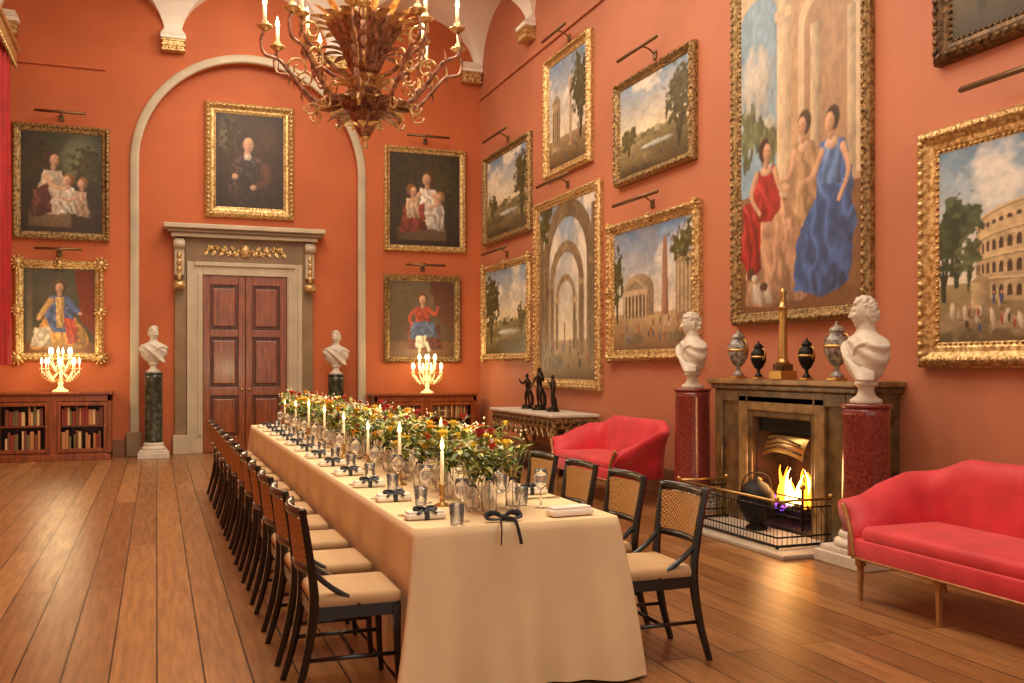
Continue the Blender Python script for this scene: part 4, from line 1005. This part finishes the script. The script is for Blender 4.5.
# ------------------------------------------------------------------ chandelier
def chandelier(loc):
    m=MB(); G=m_chand; G2=m_chand2
    m.lathe([(0,0),(.018,.01),(.03,.035),(.02,.06),(.012,.075),(.03,.09),(.045,.11)],G2,seg=20)
    m.lathe([(.03,.1),(.05,.13),(.075,.18),(.10,.25),(.14,.31),(.18,.36),(.19,.38),(.14,.41),(.10,.44),(.08,.5)],G,seg=72,flute=.06,fn=18)
    m.lathe([(.08,.48),(.11,.5),(.13,.53),(.10,.56),(.08,.60),(.09,.64)],G2,seg=32)
    m.lathe([(.09,.62),(.12,.66),(.15,.74),(.20,.86),(.26,.96),(.30,1.02),(.31,1.04),(.28,1.05),(.1,1.05),(.06,1.08)],G,seg=96,flute=.06,fn=24)
    m.lathe([(.06,1.04),(.05,1.2),(.1,1.3),(.14,1.4),(.08,1.5),(.05,1.7),(.1,1.8),(.02,1.9),(.015,2.0)],G2,seg=24)
    for z,R in ((.385,.19),(1.045,.31),(.53,.135)):
        nb=int(R*100)
        for i in range(nb): a=2*PI*i/nb; m.ball((R*math.cos(a),R*math.sin(a),z),.018,G2,6,4)
    for k,(R,z,n,ln,w_,el,mt) in enumerate(((.16,.36,12,.26,.13,.35,G2),(.1,.28,10,.2,.1,.2,G),(.1,.5,10,.2,.10,.7,G2),(.27,.98,16,.20,.10,.6,G2),(.17,.78,12,.2,.09,.5,G),(.07,.18,8,.12,.07,.6,G2),(.30,1.03,12,.16,.08,1.2,G2))):
        for i in range(n):
            a=2*PI*(i+.5*(k%2))/n; d=(math.cos(a)*math.cos(el),math.sin(a)*math.cos(el),math.sin(el))
            m.leaf((R*math.cos(a),R*math.sin(a),z),d,(0,0,1),ln,w_,mt,.5,6)
    for n,off,P,cz in ((10,0,[(.12,.47),(.26,.36),(.42,.38),(.56,.52),(.68,.66),(.80,.70),(.83,.80),(.80,.90)],.90),(6,.3,[(.12,.58),(.26,.62),(.40,.72),(.50,.78),(.56,.88),(.56,.98)],.98)):
        for i in range(n):
            a=2*PI*i/n+off; c,s=math.cos(a),math.sin(a)
            m.tube(cr([(r*c,r*s,z) for r,z in P],6),[.020,.017,.014,.012],G,8)
            for (rc_,zc_,R0,dr) in ((P[3][0]-.02,P[3][1]+.1,.085,1),(P[2][0]+.02,P[2][1]-.07,.06,-1)):
                m.tube([((rc_+R0*(1-t*.8)*math.cos(dr*t*8))*c,(rc_+R0*(1-t*.8)*math.cos(dr*t*8))*s,zc_+R0*(1-t*.8)*math.sin(dr*t*8)) for t in [q/18 for q in range(19)]],[.011,.006],G2,6)
            for q in (2,3,4):
                r_,z_=P[q]; m.leaf((r_*c,r_*s,z_),(c*.5,s*.5,.8),(c,s,0),.10,.05,G2,.6,4); m.leaf((r_*c,r_*s,z_),(c*.5,s*.5,-.8),(c,s,0),.08,.045,G,.6,4)
            R,z=P[-1]
            m.lathe([(0,0),(.03,.0),(.06,.025),(.065,.035),(.03,.03),(.028,.07),(0,.07)],G2,c=(R*c,R*s,z-.01),seg=14)
            m.lathe([(.015,.0),(.015,.13),(0,.13)],m_candle,c=(R*c,R*s,z+.05),seg=10)
            m.lathe([(0,0),(.015,.015),(.019,.03),(.012,.06),(.001,.10)],m_bulb,c=(R*c,R*s,z+.18),seg=10)
    zt=ZC-loc[2]
    for i in range(int((zt-2.0)/.09)):
        z=2.0+.09*i; m.ball((0,0,z+.03),(.03 if i%2 else .012,.012 if i%2 else .03,.055),G2,8,5)
    m.lathe([(.03,zt-.12),(.1,zt-.06),(.16,zt-.02),(.16,zt)],G2,seg=24)
    m.obj('chandelier',loc)
chandelier((1.6,7.8,3.26))

# curtain and window on left wall
m=MB()
def cur(u,v): 
    y=14.9+1.15*u; return (-2.13+.10*math.sin(u*44)+.03*math.sin(u*17+v*3),y,1.5+4.5*v)
m.grid(cur,80,20,m_redc); m.grid(lambda u,v:(cur(u,v)[0]-.02,cur(u,v)[1],cur(u,v)[2]),80,20,m_redc,flip=True)
m.grid(lambda u,v:(cur(u,v)[0],cur(u,v)[1]-2.9,cur(u,v)[2]),80,20,m_redc)
m.b(XL,-1.98,11.9,16.15,6.0,6.22,m_gold,.02); m.b(XL,-1.94,11.85,16.2,6.22,6.3,m_gold,.02)
for i in range(30): m.ball((-1.98,12.0+.14*i,5.98),(.02,.06,.05),m_gold,6,5)
m.obj('red_window_curtain')
m=MB(); m.b(XL,XL+.05,13.1,14.9,1.0,5.95,m_stone,.01)
gl=M('evening_window_glass',L(90,100,120),.1)
m.b(XL+.05,XL+.06,13.25,14.75,1.15,5.85,gl)
for z in (1.15,2.1,3.05,4.0,4.95,5.85): m.b(XL+.05,XL+.09,13.2,14.8,z-.02,z+.02,m_ceil)
for y in (13.25,13.75,14.25,14.75): m.b(XL+.05,XL+.09,y-.02,y+.02,1.1,5.85,m_ceil)
m.obj('window_1')

# ------------------------------------------------------------------ lights
def light(kind,name,loc,e,col,size=.2,rot=(0,0,0),sy=None,**k):
    l=bpy.data.lights.new(name,kind); l.energy=e; l.color=col
    if kind=='AREA':
        l.size=size
        if sy: l.shape='RECTANGLE'; l.size_y=sy
    elif kind in('POINT','SPOT'): l.shadow_soft_size=size
    for a,b_ in k.items(): setattr(l,a,b_)
    o=bpy.data.objects.new(name,l); bpy.context.scene.collection.objects.link(o); o.location=loc; o.rotation_euler=rot; return o
W=(1,.88,.70)
light('AREA','ceiling_fill_a',(1.6,4.5,7.7),340,W,4,(0,0,0),6)  # unseen area fill added under the ceiling, not a room fixture
light('AREA','ceiling_fill_b',(1.6,11.5,7.7),350,W,4,(0,0,0),7)  # second added area fill, over the far half of the table
light('POINT','chandelier_glow',(1.6,7.8,4.75),150,(1,.84,.6),.35)
for y in (15.2,11.5): light('POINT','vault_fill',(1.6,y,7.2),60,(1,.9,.74),.3)  # points added to brighten the vault, no lamp hangs there
light('POINT','girandole_glow',(-1.42,16.25,1.68),28,(1,.78,.44),.3)
light('POINT','girandole_glow',(4.53,16.25,1.63),28,(1,.78,.44),.3)
light('POINT','fire_glow',(5.12,7.2,.5),12,(1,.5,.18),.15)
for y in (4.75,6.1,7.5,9.0,10.4,11.7): light('POINT','candle_glow',(1.6,y,1.40),11,(1,.82,.46),.1)
for y in (4.7,7.5,10.4,13,15.4): light('SPOT','spot_fill',(3.0,y,6.9),135,W,.15,(0,math.radians(48),0),spot_size=1.7,spot_blend=.8)  # soft fill spots added high in the room, without fixtures
wd=bpy.data.worlds.new('World'); bpy.context.scene.world=wd; wd.use_nodes=True
wd.node_tree.nodes['Background'].inputs[0].default_value=(1,.92,.80,1); wd.node_tree.nodes['Background'].inputs[1].default_value=1.0
sc=bpy.context.scene
sc.view_settings.view_transform='Standard'; sc.view_settings.exposure=0.08
# ------------------------------------------------------------------ camera
cd=bpy.data.cameras.new('camera'); cd.sensor_width=36; cd.lens=33.75; cd.shift_y=.023; cd.clip_end=100
co=bpy.data.objects.new('camera',cd); sc.collection.objects.link(co); co.location=(0,0,1.5); co.rotation_euler=(PI/2,0,-math.radians(20.3)); sc.camera=co
